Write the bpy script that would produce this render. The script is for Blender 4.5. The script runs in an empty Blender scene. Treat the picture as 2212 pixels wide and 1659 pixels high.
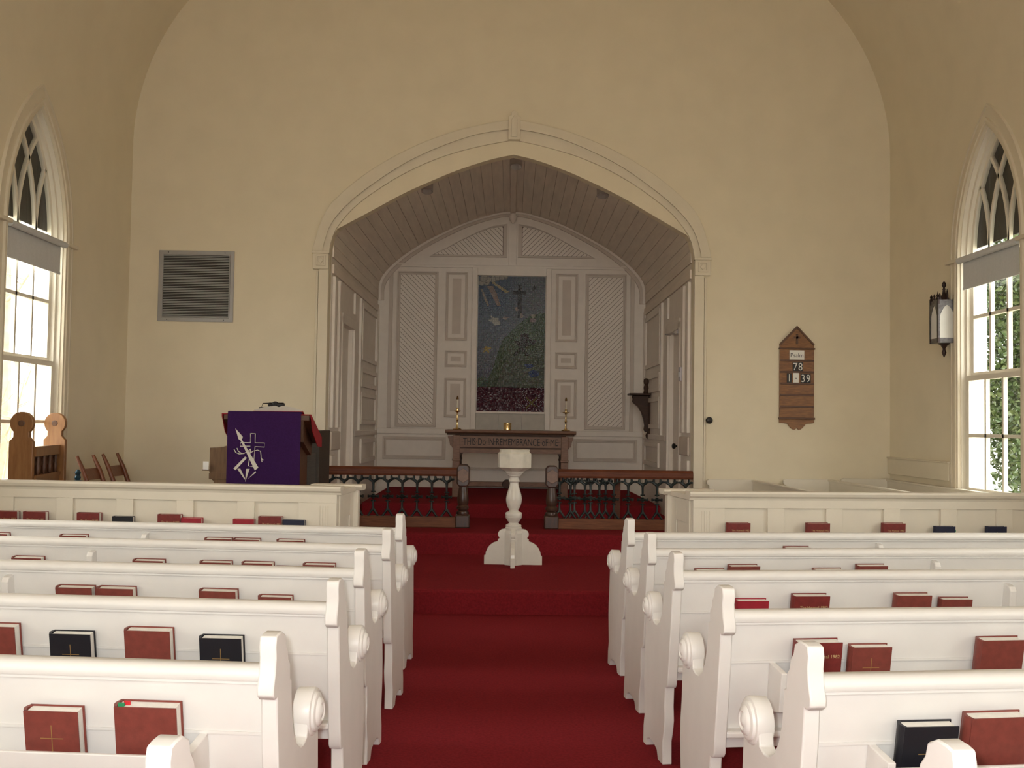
import bpy, bmesh, math, random
from mathutils import Vector, Matrix
random.seed(11)
sc = bpy.context.scene
COL = sc.collection

# ------------------------------------------------------------------ camera
IW, IH = 2212, 1659
FPX, PITCH, YAW, ROLL = 2227.0, .0397, .0161, .015
CAM = Vector((-.16, 0, 1.48))
fw = Vector((math.sin(YAW)*math.cos(PITCH), math.cos(YAW)*math.cos(PITCH), math.sin(PITCH)))
r0 = Vector((math.cos(YAW), -math.sin(YAW), 0)); u0 = r0.cross(fw)
RV = math.cos(ROLL)*r0 + math.sin(ROLL)*u0
UV = math.cos(ROLL)*u0 - math.sin(ROLL)*r0
cd = bpy.data.cameras.new('camera'); cam = bpy.data.objects.new('camera', cd); COL.objects.link(cam)
cd.sensor_fit = 'HORIZONTAL'; cd.sensor_width = 36; cd.lens = FPX/IW*36; cd.clip_start = .05; cd.clip_end = 300
M = Matrix.Identity(4)
for i in range(3):
    M[i][0], M[i][1], M[i][2], M[i][3] = RV[i], UV[i], -fw[i], CAM[i]
cam.matrix_world = M
sc.camera = cam
def at(px, py, x=None, y=None, z=None):
    d = (px-IW/2)/FPX*RV - (py-IH/2)/FPX*UV + fw
    t = (x-CAM.x)/d.x if x is not None else (y-CAM.y)/d.y if y is not None else (z-CAM.z)/d.z
    return CAM + t*d

# ------------------------------------------------------------------ light
w = bpy.data.worlds.new('overcast_sky'); sc.world = w; w.use_nodes = True
bg = w.node_tree.nodes['Background']
bg.inputs[0].default_value = (1.0, .985, .95, 1); bg.inputs[1].default_value = 8.6
fl = bpy.data.lights.new('camera_flash', 'POINT'); fl.energy = 190; fl.color = (1, 1, 1); fl.shadow_soft_size = .025
flo = bpy.data.objects.new('camera_flash', fl); flo.location = (CAM.x-.06, CAM.y-.01, CAM.z+.05); COL.objects.link(flo)
sc.view_settings.view_transform = 'Standard'; sc.view_settings.look = 'None'
sc.view_settings.gamma = 1; sc.view_settings.use_curve_mapping = False
sc.view_settings.exposure = 0.0
def portal(loc, rot, sx, sy):
    l = bpy.data.lights.new('window_portal', 'AREA'); l.shape = 'RECTANGLE'; l.size = sx; l.size_y = sy; l.cycles.is_portal = True
    o = bpy.data.objects.new('window_portal', l); o.location = loc; o.rotation_euler = rot; COL.objects.link(o)

# ------------------------------------------------------------------ materials
MT = {}
def mat(name, col, rough=.5, metal=0, var=.06, vs=6, bump=0, bs=40, spec=.5, coat=0, stretch=None, grain=None):
    m = bpy.data.materials.new(name); m.use_nodes = True; nt = m.node_tree; b = nt.nodes['Principled BSDF']
    b.inputs['Roughness'].default_value = rough; b.inputs['Metallic'].default_value = metal
    b.inputs['Specular IOR Level'].default_value = spec; b.inputs['Coat Weight'].default_value = coat
    tc = nt.nodes.new('ShaderNodeTexCoord'); src = tc.outputs['Object']
    if stretch:
        mp = nt.nodes.new('ShaderNodeMapping'); mp.inputs['Scale'].default_value = stretch
        nt.links.new(src, mp.inputs[0]); src = mp.outputs[0]
    n = nt.nodes.new('ShaderNodeTexNoise'); n.inputs['Scale'].default_value = vs; n.inputs['Detail'].default_value = 5
    nt.links.new(src, n.inputs['Vector'])
    r = nt.nodes.new('ShaderNodeValToRGB')
    c2 = grain if grain else tuple(c*(1-var) for c in col); c1 = col if grain else tuple(min(1, c*(1+var)) for c in col)
    r.color_ramp.elements[0].position = .32; r.color_ramp.elements[1].position = .68
    r.color_ramp.elements[0].color = (*c2, 1); r.color_ramp.elements[1].color = (*c1, 1)
    nt.links.new(n.outputs['Fac'], r.inputs[0]); nt.links.new(r.outputs[0], b.inputs['Base Color'])
    if bump:
        n2 = nt.nodes.new('ShaderNodeTexNoise'); n2.inputs['Scale'].default_value = bs; n2.inputs['Detail'].default_value = 3
        nt.links.new(src, n2.inputs['Vector'])
        bp = nt.nodes.new('ShaderNodeBump'); bp.inputs['Strength'].default_value = bump; bp.inputs['Distance'].default_value = .004
        nt.links.new(n2.outputs['Fac'], bp.inputs['Height']); nt.links.new(bp.outputs[0], b.inputs['Normal'])
    MT[name] = m; return m
mat('plaster', (.75, .66, .49), .85, var=.025, vs=3, bump=.12, bs=90)
mat('pew_paint', (.80, .768, .725), .38, var=.02, vs=9, bump=.04, bs=60)
mat('trim_paint', (.70, .62, .475), .5, var=.02, vs=7)
mat('panel_paint', (.82, .74, .65), .45, var=.03, vs=7)
mat('reredos_paint', (.63, .54, .455), .5, var=.04, vs=5)
mat('vault_paint', (.80, .705, .60), .55, var=.06, vs=3, stretch=(6, .6, 6))
mat('groove', (.22, .17, .13), .8)
mat('screen_paint', (.72, .655, .54), .45, var=.02, vs=8)
mat('window_paint', (.78, .72, .60), .45, var=.02)
mat('font_paint', (.74, .70, .62), .3, var=.03, vs=12)
mat('font_bowl', (.66, .62, .52), .5, var=.08, vs=14)
mat('carpet', (.245, .018, .024), .95, var=.16, vs=70, bump=.9, bs=500, spec=.1)
_b = MT['carpet'].node_tree.nodes['Principled BSDF']; _b.inputs['Sheen Weight'].default_value = .04; _b.inputs['Sheen Roughness'].default_value = .35; _b.inputs['Sheen Tint'].default_value = (.85, .05, .08, 1)
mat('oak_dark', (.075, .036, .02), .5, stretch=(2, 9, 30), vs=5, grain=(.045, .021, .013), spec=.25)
mat('oak_face', (.24, .125, .075), .5, stretch=(3, 9, 30), vs=5, grain=(.16, .08, .048))
mat('rail_wood', (.15, .042, .016), .5, stretch=(2, 20, 20), vs=4, grain=(.09, .024, .010), spec=.25)
mat('rail_base', (.22, .085, .038), .5, stretch=(2, 20, 20), vs=4, grain=(.14, .05, .024), spec=.25)
mat('newel_wood', (.085, .038, .022), .35, stretch=(8, 8, 2), vs=5, grain=(.05, .027, .02))
mat('newel_face', (.22, .135, .10), .5, vs=20, var=.15)
mat('iron', (.013, .020, .018), .5, var=.2, vs=40)
mat('iron_worn', (.10, .115, .105), .55, vs=30, grain=(.03, .042, .038))
mat('board_wood', (.27, .115, .032), .4, stretch=(3, 3, 14), vs=5, grain=(.17, .066, .02))
mat('board_edge', (.10, .04, .018), .45, var=.15)
mat('chair_wood', (.20, .065, .025), .4, stretch=(12, 12, 2), vs=5, grain=(.13, .04, .016))
mat('throne_wood', (.30, .14, .048), .42, stretch=(10, 10, 1.5), vs=5, grain=(.22, .095, .03))
mat('lectern_wood', (.12, .05, .022), .45, stretch=(10, 10, 1.5), vs=5, grain=(.07, .03, .014))
mat('organ_wood', (.16, .085, .035), .45, stretch=(10, 10, 1.5), vs=5, grain=(.11, .055, .022))
mat('organ_back', (.060, .047, .034), .6, stretch=(3, 3, 20), vs=6, grain=(.042, .032, .024))
mat('purple_cloth', (.040, .012, .075), .9, var=.12, vs=90, bump=.3, bs=400, spec=.15)
mat('embroidery', (.70, .66, .58), .8, var=.05)
mat('red_cloth', (.32, .012, .02), .75, var=.1, vs=30)
mat('paper', (.80, .78, .72), .8, var=.03)
mat('pages', (.78, .75, .68), .8, var=.05, vs=60)
mat('maroon_cover', (.175, .020, .017), .5, var=.12, vs=40, bump=.1, bs=300)
mat('maroon_worn', (.20, .042, .030), .5, var=.12, vs=40, bump=.1, bs=300)
mat('red_cover', (.32, .012, .026), .5, var=.1, vs=40)
mat('black_cover', (.007, .007, .012), .5, var=.1, vs=40)
mat('navy_cover', (.010, .013, .04), .5, var=.1, vs=40)
mat('gold', (.45, .28, .10), .4, metal=.5)
mat('gilt_text', (.50, .36, .17), .5)
mat('ribbon_red', (.6, .02, .03), .6); mat('ribbon_green', (.02, .25, .1), .6)
mat('brass', (.90, .70, .36), .2, metal=1, var=.05)
mat('brass_dark', (.18, .10, .04), .35, metal=1)
mat('candle_wax', (.78, .72, .58), .5)
mat('steel_can', (.62, .58, .56), .3, metal=.75)
mat('dark_metal', (.02, .018, .017), .4, metal=.6, var=.2)
mat('alu', (.36, .35, .34), .4, metal=.35, var=.03)
mat('slat_alu', (.46, .45, .44), .45, metal=.2)
mat('duct_black', (.006, .006, .006), .9)
mat('lantern_metal', (.16, .155, .16), .35, metal=.7, var=.3, vs=40)
mat('lantern_dark', (.035, .02, .018), .4, metal=.5, var=.2)
mat('frosted', (.72, .71, .66), .6)
mat('shade_cloth', (.60, .60, .59), .9, var=.03, vs=60)
mat('shutter', (.035, .03, .027), .8, var=.25, vs=10, stretch=(1, 12, .6))
mat('switch_plate', (.55, .52, .55), .4)
mat('stone', (.52, .48, .42), .6, var=.07, vs=9)
mat('card_black', (.008, .008, .010), .5); mat('card_white', (.78, .76, .70), .7); mat('digit', (.72, .70, .64), .6); mat('ink', (.02, .02, .03), .7)
mat('carved_ink', (.010, .006, .005), .6)
mat('teal_thing', (.03, .075, .10), .3, metal=.4)
mat('bounce_grass', (.44, .42, .34), .95, var=.15, vs=3)  # lightened to bounce daylight onto the upper walls, in place of sun
mat('leaf', (.030, .070, .018), .35, grain=(.085, .12, .04), vs=5)
mat('bark', (.38, .32, .25), .9, var=.2, vs=8)
mat('twig', (.42, .36, .27), .9, var=.2, vs=8)
def glass():
    m = bpy.data.materials.new('window_glass'); m.use_nodes = True; nt = m.node_tree; nt.nodes.remove(nt.nodes['Principled BSDF'])
    out = nt.nodes['Material Output']; t = nt.nodes.new('ShaderNodeBsdfTransparent'); t.inputs[0].default_value = (.94, .95, .94, 1)
    g = nt.nodes.new('ShaderNodeBsdfGlossy'); g.inputs['Roughness'].default_value = .03
    n = nt.nodes.new('ShaderNodeTexNoise'); n.inputs['Scale'].default_value = 2; bp = nt.nodes.new('ShaderNodeBump'); bp.inputs['Strength'].default_value = .05
    nt.links.new(n.outputs['Fac'], bp.inputs['Height']); nt.links.new(bp.outputs[0], g.inputs['Normal'])
    mx = nt.nodes.new('ShaderNodeMixShader'); mx.inputs[0].default_value = .05
    nt.links.new(t.outputs[0], mx.inputs[1]); nt.links.new(g.outputs[0], mx.inputs[2]); nt.links.new(mx.outputs[0], out.inputs[0])
    MT['glass'] = m
glass()
def mosaic_mat():
    m = bpy.data.materials.new('mosaic_tesserae'); m.use_nodes = True; nt = m.node_tree; b = nt.nodes['Principled BSDF']
    a = nt.nodes.new('ShaderNodeAttribute'); a.attribute_name = 'tile'
    nt.links.new(a.outputs['Color'], b.inputs['Base Color']); b.inputs['Roughness'].default_value = .26; b.inputs['Specular IOR Level'].default_value = .3
    MT['mosaic'] = m
mosaic_mat()

# ------------------------------------------------------------------ mesh helpers
class MB:
    def __init__(s): s.v = []; s.f = []
    def add(s, vs, fs):
        k = len(s.v); s.v += [tuple(p) for p in vs]; s.f += [tuple(i+k for i in f) for f in fs]; return s
    def box(s, x0, x1, y0, y1, z0, z1):
        return s.add([(x0,y0,z0),(x1,y0,z0),(x1,y1,z0),(x0,y1,z0),(x0,y0,z1),(x1,y0,z1),(x1,y1,z1),(x0,y1,z1)],
                     [(0,3,2,1),(4,5,6,7),(0,1,5,4),(1,2,6,5),(2,3,7,6),(3,0,4,7)])
    def prism(s, poly, axis, a0, a1):
        P = {'x': lambda u, v, a: (a, u, v), 'y': lambda u, v, a: (u, a, v), 'z': lambda u, v, a: (u, v, a)}[axis]
        n = len(poly)
        return s.add([P(u, v, a0) for u, v in poly]+[P(u, v, a1) for u, v in poly],
                     [tuple(range(n)), tuple(range(2*n-1, n-1, -1))]+[(i, (i+1) % n, n+(i+1) % n, n+i) for i in range(n)])
    def band(s, A, B, axis, a0, a1):          # solid strip between polyline A and polyline B
        P = {'x': lambda u, v, a: (a, u, v), 'y': lambda u, v, a: (u, a, v), 'z': lambda u, v, a: (u, v, a)}[axis]
        closed = math.dist(A[0], A[-1]) < 1e-7; n = len(A)-1 if closed else len(A)
        vs = []
        for i in range(n): vs += [P(*A[i], a0), P(*B[i], a0), P(*B[i], a1), P(*A[i], a1)]
        fs = []
        for i in range(n if closed else n-1):
            a, b = 4*i, 4*((i+1) % n)
            for k in range(4): fs.append((a+k, b+k, b+(k+1) % 4, a+(k+1) % 4))
        if not closed: fs += [(0,1,2,3), tuple(4*(n-1)+k for k in (3,2,1,0))]
        return s.add(vs, fs)
    def lathe(s, prof, n=20, axis='z', c=(0,0,0), ph=0, cap=True):
        k0 = len(s.v); vs = []
        for r, h in prof:
            for j in range(n):
                t = 2*math.pi*j/n+ph; a, b = r*math.cos(t), r*math.sin(t)
                p = (a, b, h) if axis == 'z' else (h, a, b) if axis == 'x' else (a, h, b)
                vs.append((p[0]+c[0], p[1]+c[1], p[2]+c[2]))
        fs = []
        for i in range(len(prof)-1):
            for j in range(n): fs.append((i*n+j, i*n+(j+1) % n, (i+1)*n+(j+1) % n, (i+1)*n+j))
        if cap: fs += [tuple(range(n-1, -1, -1)), tuple((len(prof)-1)*n+j for j in range(n))]
        return s.add(vs, fs)
    def tube(s, pts, r, n=8):
        pts = [Vector(p) for p in pts]; rs = r if isinstance(r, (list, tuple)) else [r]*len(pts)
        vs = []
        for i, p in enumerate(pts):
            d = (pts[min(i+1, len(pts)-1)]-pts[max(i-1, 0)]).normalized()
            a = Vector((0,0,1)) if abs(d.z) < .9 else Vector((1,0,0))
            e1 = d.cross(a).normalized(); e2 = d.cross(e1)
            for j in range(n):
                t = 2*math.pi*j/n; vs.append(p+rs[i]*(math.cos(t)*e1+math.sin(t)*e2))
        fs = [(i*n+j, i*n+(j+1) % n, (i+1)*n+(j+1) % n, (i+1)*n+j) for i in range(len(pts)-1) for j in range(n)]
        fs += [tuple(range(n-1, -1, -1)), tuple((len(pts)-1)*n+j for j in range(n))]
        return s.add(vs, fs)
    def frame(s, x0, x1, z0, z1, wd, y0, y1):  # rectangular moulding in the XZ plane
        A = [(x0,z0),(x1,z0),(x1,z1),(x0,z1),(x0,z0)]; B = [(x0+wd,z0+wd),(x1-wd,z0+wd),(x1-wd,z1-wd),(x0+wd,z1-wd),(x0+wd,z0+wd)]
        return s.band(A, B, 'y', y0, y1)
    def xf(s, f): s.v = [tuple(f(*p)) for p in s.v]; return s
    def mx(s, m): s.v = [tuple(m @ Vector(p)) for p in s.v]; return s
    def mesh(s, name, m, smooth=False):
        me = bpy.data.meshes.new(name); me.from_pydata(s.v, [], s.f)
        b = bmesh.new(); b.from_mesh(me); bmesh.ops.recalc_face_normals(b, faces=b.faces); b.to_mesh(me); b.free()
        me.materials.append(MT[m] if isinstance(m, str) else m)
        if smooth:
            for p in me.polygons: p.use_smooth = True
            try: me.set_sharp_from_angle(angle=math.radians(38))
            except Exception: pass
        return me
    def build(s, name, m, parent=None, smooth=False, bevel=0):
        return obj(name, s.mesh(name, m, smooth), parent, bevel)
def obj(name, me, parent=None, bevel=0):
    o = bpy.data.objects.new(name, me); COL.objects.link(o); o.parent = parent
    if bevel:
        bv = o.modifiers.new('bevel', 'BEVEL'); bv.width = bevel; bv.segments = 2; bv.limit_method = 'ANGLE'; bv.angle_limit = math.radians(40)
    return o
def tag(o, label, cat=None, group=None, kind=None):
    o['label'] = label
    if cat: o['category'] = cat
    if group: o['group'] = group
    if kind: o['kind'] = kind
    return o
def thing(name, loc, label, cat, rz=0, group=None, kind=None):
    o = bpy.data.objects.new(name, None); o.empty_display_size = .05; COL.objects.link(o); o.location = loc; o.rotation_euler = (0, 0, rz)
    return tag(o, label, cat, group, kind)
def copy_tree(o, parent=None):
    c = o.copy(); COL.objects.link(c); c.parent = parent
    for ch in list(o.children): copy_tree(ch, c)
    return c
def text_mesh(s, size, m, ext=.0015, sx=1.0):
    cu = bpy.data.curves.new('lettering', 'FONT'); cu.body = s; cu.size = size; cu.extrude = ext; cu.align_x = 'CENTER'; cu.align_y = 'CENTER'; cu.resolution_u = 3
    o = bpy.data.objects.new('lettering', cu); COL.objects.link(o)
    dg = bpy.context.evaluated_depsgraph_get(); me = bpy.data.meshes.new_from_object(o.evaluated_get(dg))
    bpy.data.objects.remove(o); bpy.data.curves.remove(cu)
    for v in me.vertices: x, y, z = v.co; v.co = (x*sx, -z, y)
    me.materials.clear(); me.materials.append(MT[m]); me.name = 'lettering'; return me
def lerp(a, b, t): return a+(b-a)*t
def resample(pts, n):
    L = [0]
    for i in range(1, len(pts)): L.append(L[-1]+math.dist(pts[i], pts[i-1]))
    out = []
    for k in range(n+1):
        d = L[-1]*k/n; i = 1
        while i < len(pts)-1 and L[i] < d: i += 1
        t = (d-L[i-1])/(L[i]-L[i-1]); out.append((lerp(pts[i-1][0], pts[i][0], t), lerp(pts[i-1][1], pts[i][1], t)))
    return out
def smooth_curve(pts, n):      # Catmull-Rom
    P = [(2*pts[0][0]-pts[1][0], 2*pts[0][1]-pts[1][1])]+list(pts)+[(2*pts[-1][0]-pts[-2][0], 2*pts[-1][1]-pts[-2][1])]
    o = []
    for i in range(1, len(P)-2):
        for k in range(8):
            t = k/8
            o.append(tuple(.5*((2*P[i][c])+(-P[i-1][c]+P[i+1][c])*t+(2*P[i-1][c]-5*P[i][c]+4*P[i+1][c]-P[i+2][c])*t*t+(-P[i-1][c]+3*P[i][c]-3*P[i+1][c]+P[i+2][c])*t**3) for c in (0, 1)))
    o.append(tuple(pts[-1])); return resample(o, n)
def mirror(p): return list(p)+[(-x, z) for x, z in reversed(p) if abs(x) > 1e-4]
def clip(poly, a, b, c):       # keep a*x+b*y<=c
    out = []
    for i in range(len(poly)):
        p, q = poly[i], poly[(i+1) % len(poly)]; dp = a*p[0]+b*p[1]-c; dq = a*q[0]+b*q[1]-c
        if dp <= 0: out.append(p)
        if dp*dq < 0: t = dp/(dp-dq); out.append((lerp(p[0], q[0], t), lerp(p[1], q[1], t)))
    return out

# ------------------------------------------------------------------ room shell
D, HW = 11.0, 4.08                 # front wall distance, half width of the nave
Z1, Z2, Z3 = .19, .40, .56
YB = -4.5
def S(o, label, cat): return tag(o, label, cat, kind='structure')
S(MB().box(-4.3, 4.3, YB, 11.3, -.12, 0).build('floor', 'carpet'), 'red carpeted floor of the nave and its aisle', 'floor')
m = MB(); m.prism([(8.11,0),(8.11,.165),(8.115,.182),(8.13,Z1),(11.0,Z1),(11.0,0)], 'x', -HW, HW)
S(m.build('step_1', 'carpet'), 'lower red carpeted step carrying the white font', 'step')
m = MB(); m.prism([(10.28,Z1),(10.28,.375),(10.285,.392),(10.3,Z2),(11.0,Z2),(11.0,Z1)], 'x', -2.6, 2.6)
m.box(-1.93, 1.93, 11.0, 15.2, Z1, Z2)
S(m.build('step_2', 'carpet'), 'middle red carpeted step under the wooden communion rail', 'step')
m = MB(); m.prism([(12.0,Z2),(12.0,.535),(12.005,.552),(12.02,Z3),(15.2,Z3),(15.2,Z2)], 'x', -1.68, 1.78)
S(m.build('step_3', 'carpet'), 'topmost red carpeted step on which the altar table stands', 'step')

# front wall with the chancel arch
half = [(-1.957,0),(-1.957,2.4),(-1.955,3.27),(-1.943,3.38),(-1.915,3.49),(-1.878,3.55)]
half2 = smooth_curve([(-1.878,3.55),(-1.54,3.74),(-1.17,3.95),(-.80,4.125),(-.55,4.23),(-.24,4.335),(0,4.39)], 22)
opening = mirror(half+half2[1:])
m = MB(); m.prism([(-4.5,0)]+opening+[(4.5,0),(4.5,9.4),(-4.5,9.4)], 'y', D, D+.14)
wf = S(m.build('wall_front', 'plaster'), 'cream plaster front wall pierced by the chancel arch', 'wall')
# vault of the nave
prof = [(-HW,4.42)]
for k in range(1, 15): a = math.radians(k*3.5); prof.append((-HW+2.55*(1-math.cos(a)), 4.42+2.55*math.sin(a)))
sl = (math.cos(math.radians(49))/math.sin(math.radians(49))); prof.append((0, prof[-1][1]+(-prof[-1][0])*sl))
inn = mirror(prof); outr = [(x*1.05, z+.12+(.1 if abs(x) < 4 else 0)) for x, z in inn]
m = MB().band(inn, outr, 'y', YB-.1, D+.05)
S(m.build('ceiling', 'plaster', smooth=True), 'cream plaster vault curving up from the side walls', 'ceiling')
WINS = [8.76, 5.3, 1.84, -1.62]; WH, SILL, SPR, APX = .56, .90, 3.05, 4.14
cc = ((APX-SPR)**2-WH**2)/(2*WH)
def lancet(h, n=14):                  # left half and right half of a pointed arch about 0, springing at SPR; concentric
    r = h+cc; a1 = math.acos(cc/r)
    L = [(-(r*math.cos(a1*k/n)-cc), SPR+r*math.sin(a1*k/n)) for k in range(n+1)]
    L[-1] = (0, L[-1][1])
    return mirror(L)
def side_wall(sgn, name, label):
    m = MB(); x0, x1 = sgn*HW, sgn*(HW+.24); e = YB-.1
    for yc in sorted(WINS):
        m.box(*sorted((x0, x1)), e, yc-WH, -.1, 4.43)
        m.box(*sorted((x0, x1)), yc-WH, yc+WH, -.1, SILL)
        A = [(yc+u, z) for u, z in lancet(WH)]; m.prism(A+[(yc+WH,4.43),(yc-WH,4.43)], 'x', x0, x1)
        e = yc+WH
    m.box(*sorted((x0, x1)), e, D+.12, -.1, 4.43)
    return S(m.build(name, 'plaster'), label, 'wall')
side_wall(-1, 'wall_left', 'cream plaster side wall left of the pews with a pointed window')
side_wall(1, 'wall_right', 'cream plaster side wall right of the pews carrying the lantern')
m = MB()   # rear wall behind the photographer, with a wide window bay
m.box(-4.5,-2.0,YB-.2,YB,-.1,9.4).box(2.0,4.5,YB-.2,YB,-.1,9.4).box(-2.0,2.0,YB-.2,YB,-.1,1.2).box(-2.0,2.0,YB-.2,YB,5.4,9.4)
S(m.build('wall_rear', 'plaster'), 'cream plaster rear wall with a wide window, behind the camera', 'wall')
for sgn in (-1, 1):
    for yc in WINS: portal((sgn*(HW+.3), yc, 2.0), (0, sgn*math.pi/2, 0), 2.2, 1.0)
portal((0, YB-.25, 3.3), (math.pi/2, 0, math.pi) if False else (-math.pi/2, 0, 0), 4.0, 4.2)

# arch moulding on the front wall
tr = thing('trim_1', (0, 0, 0), 'cream painted arch moulding with keystone and square imposts round the chancel opening', 'trim', kind='structure')
mo = mirror([(-2.13,3.30)]+smooth_curve([(-2.13,3.34),(-2.035,3.66),(-1.885,3.885),(-1.52,4.19),(-1.09,4.44),(-.66,4.615),(-.30,4.71),(0,4.765)], 26))
mm = mirror([(-2.03,3.30)]+smooth_curve([(-2.03,3.335),(-1.96,3.575),(-1.795,3.795),(-1.515,4.035),(-1.09,4.32),(-.575,4.55),(-.26,4.635),(0,4.67)], 26))
mi = mirror([(-1.955,3.30)]+smooth_curve([(-1.945,3.38),(-1.88,3.56),(-1.655,3.825),(-1.23,4.125),(-.80,4.335),(-.40,4.46),(0,4.545)], 26))
MB().band(mo, mm, 'y', D-.045, D).build('outer_band', 'trim_paint', tr, bevel=.006)
q = [(lerp(a[0], b[0], .12), lerp(a[1], b[1], .12)) for a, b in zip(mm, mi)]
q0 = [(lerp(a[0], b[0], -.10), lerp(a[1], b[1], -.10)) for a, b in zip(mm, mi)]
MB().band(q0, q, 'y', D-.062, D-.045).build('bead', 'trim_paint', tr)
MB().band(mm, mi, 'y', D-.028, D).build('inner_band', 'trim_paint', tr, bevel=.004)
m = MB().prism([(-.062,4.535),(.062,4.535),(.062,4.79),(.035,4.80),(.035,4.825),(0,4.86),(-.035,4.825),(-.035,4.80),(-.062,4.79)], 'y', D-.075, D)
m.prism([(-.03,4.56),(.03,4.56),(.03,4.75),(0,4.80),(-.03,4.75)], 'y', D-.09, D-.075)
m.build('keystone', 'trim_paint', tr, bevel=.005)
for s in (-1, 1):
    a, b = sorted((s*1.957, s*2.125))
    m = MB().box(a, b, D-.055, D, 3.11, 3.275); m.frame(a+.035, b-.03, 3.145, 3.255, .018, D-.066, D-.055)
    m.prism([((a+b)/2-.03, 3.2), ((a+b)/2, 3.165), ((a+b)/2+.03, 3.2), ((a+b)/2, 3.235)], 'y', D-.068, D-.055)
    m.build('impost', 'trim_paint', tr, bevel=.004)
    MB().box(a-.01, b+.01, D-.07, D, 3.275, 3.30).build('abacus', 'trim_paint', tr, bevel=.004)
    MB().box(*sorted((s*1.957, s*2.062)), D-.04, D, .19, 3.11).build('pilaster', 'trim_paint', tr, bevel=.006)
    MB().box(*sorted((s*2.068, s*2.092)), D-.02, D, .19, 3.09).build('pilaster_strip', 'trim_paint', tr, bevel=.004)
# flush door with a dark knob in the front wall
d1 = S(MB().box(2.098, 2.80, D-.003, D, .2, 2.35).build('door_1', 'plaster'), 'flush cream door in the front wall right of the arch, with a dark knob', 'door')
m = MB().lathe([(.012,-.012),(.014,-.035),(.03,-.042),(.037,-.058),(.03,-.075),(.012,-.08)], 18, 'y', (2.123, D, 1.561)); m.lathe([(.028,0),(.026,-.012)], 16, 'y', (2.123, D, 1.561))
tag(m.build('door_knob', 'dark_metal', d1, smooth=True), 'dark round knob')

# ------------------------------------------------------------------ chancel (slightly skewed to the nave axis)
CA = -.015
CHM = Matrix.Translation((0, 11, 0)) @ Matrix.Rotation(CA, 4, 'Z') @ Matrix.Translation((0, -11, 0))
def CH(x, y, z=0): return CHM @ Vector((x, y, z))
def chroot(name, label, cat, kind='structure'):
    o = thing(name, (0,0,0), label, cat, kind=kind); o.matrix_world = CHM; return o
CW, CB = 1.955, 15.0
vh = [(-1.955,3.27)]+smooth_curve([(-1.955,3.30),(-1.948,3.525),(-1.863,3.69),(-1.653,3.895),(-1.363,4.097),(-1.075,4.255),(-.685,4.436),(-.255,4.57),(0,4.605)], 60)
vault = mirror(vh)
ce = chroot('ceiling_chancel', 'brownish boarded vault over the chancel, planks running front to back', 'ceiling')
MB().band(vault, [(x*1.04, z+.1) for x, z in vault], 'y', 11.14, CB+.1).build('vault_backing', 'groove', ce)
NP = 19
for sgn in (-1, 1):
    pl = resample(vh, NP*6)
    for k in range(NP):
        seg = pl[k*6:k*6+7]; g = .0035
        a = (seg[0][0]+g*(seg[1][0]-seg[0][0])/.022, seg[0][1]+g*(seg[1][1]-seg[0][1])/.022)
        seg = [a]+seg[1:]
        low = [(x*.992, z-.012*(1 if z > 3.5 else .2)) for x, z in seg]
        A = [(sgn*-x*-1, z) for x, z in seg]; B = [(sgn*-x*-1, z) for x, z in low]
        if sgn > 0: A = [(-x, z) for x, z in seg]; B = [(-x, z) for x, z in low]
        else: A = seg; B = low
        MB().band(A, B, 'y', 11.145, CB).build('plank', 'vault_paint', ce)
m = MB().prism([(-.05,4.605),(.05,4.605),(.035,4.565),(-.035,4.565)], 'y', 11.145, CB); m.build('ridge_strip', 'vault_paint', ce)
m = MB().box(-2.2, -CW+.001, 11.12, 15.1, 3.2, 3.275).box(CW-.001, 2.2, 11.12, 15.1, 3.2, 3.275)
m.build('spring_moulding', 'vault_paint', ce)

bw = chroot('wall_chancel_back', 'off-white panelled chancel back wall with slanting boards either side of the mosaic', 'wall')
MB().box(-2.2, 2.2, CB, CB+.12, 0, 4.9).build('back_board', 'panel_paint', bw)
# cornice under the vault
ins = [(x*.955, lerp(z, 3.2, .0)-(.07 if z > 3.4 else 0)) for x, z in vault]; ins2 = [(x*.975, z-(.035 if z > 3.4 else 0)) for x, z in vault]
MB().band(vault, ins2, 'y', CB-.06, CB).build('vault_cornice', 'panel_paint', bw)
MB().band(ins2, ins, 'y', CB-.035, CB).build('vault_fillet', 'reredos_paint', bw)
MB().box(-1.80, 1.80, CB-.03, CB, 3.765, 3.80).box(-1.79, 1.79, CB-.042, CB, 3.80, 3.815).build('belt_moulding', 'panel_paint', bw)
MB().box(-1.95, 1.95, CB-.03, CB, 1.33, 1.41).build('dado_cap', 'panel_paint', bw, bevel=.008)
MB().box(-.055, .06, CB-.022, CB, 3.815, 4.52).build('centre_stile', 'panel_paint', bw, bevel=.004)
m = MB().lathe([(.015,4.42),(.05,4.47),(.06,4.52),(.045,4.56),(.02,4.57)], 12, 'z', (0, CB-.06, 0)); m.build('boss', 'panel_paint', bw, smooth=True)
def boards(poly, slope, pitch, parent, y0=CB-.012):
    # slanting boards clipped to a convex polygon; slope -1: falling to the right
    nx, nz = (math.sqrt(.5)*-slope, math.sqrt(.5))
    ds = [nx*x+nz*z for x, z in poly]; k = math.floor(min(ds)/pitch)
    while k*pitch < max(ds):
        p = clip(clip(poly, -nx, -nz, -(k*pitch+.003)), nx, nz, (k+1)*pitch-.003); k += 1
        if len(p) >= 3:
            ar = abs(sum(p[i][0]*p[(i+1) % len(p)][1]-p[(i+1) % len(p)][0]*p[i][1] for i in range(len(p))))/2
            if ar > 4e-4: MB().prism(p, 'y', y0, CB).build('board', 'panel_paint', parent)
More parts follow.
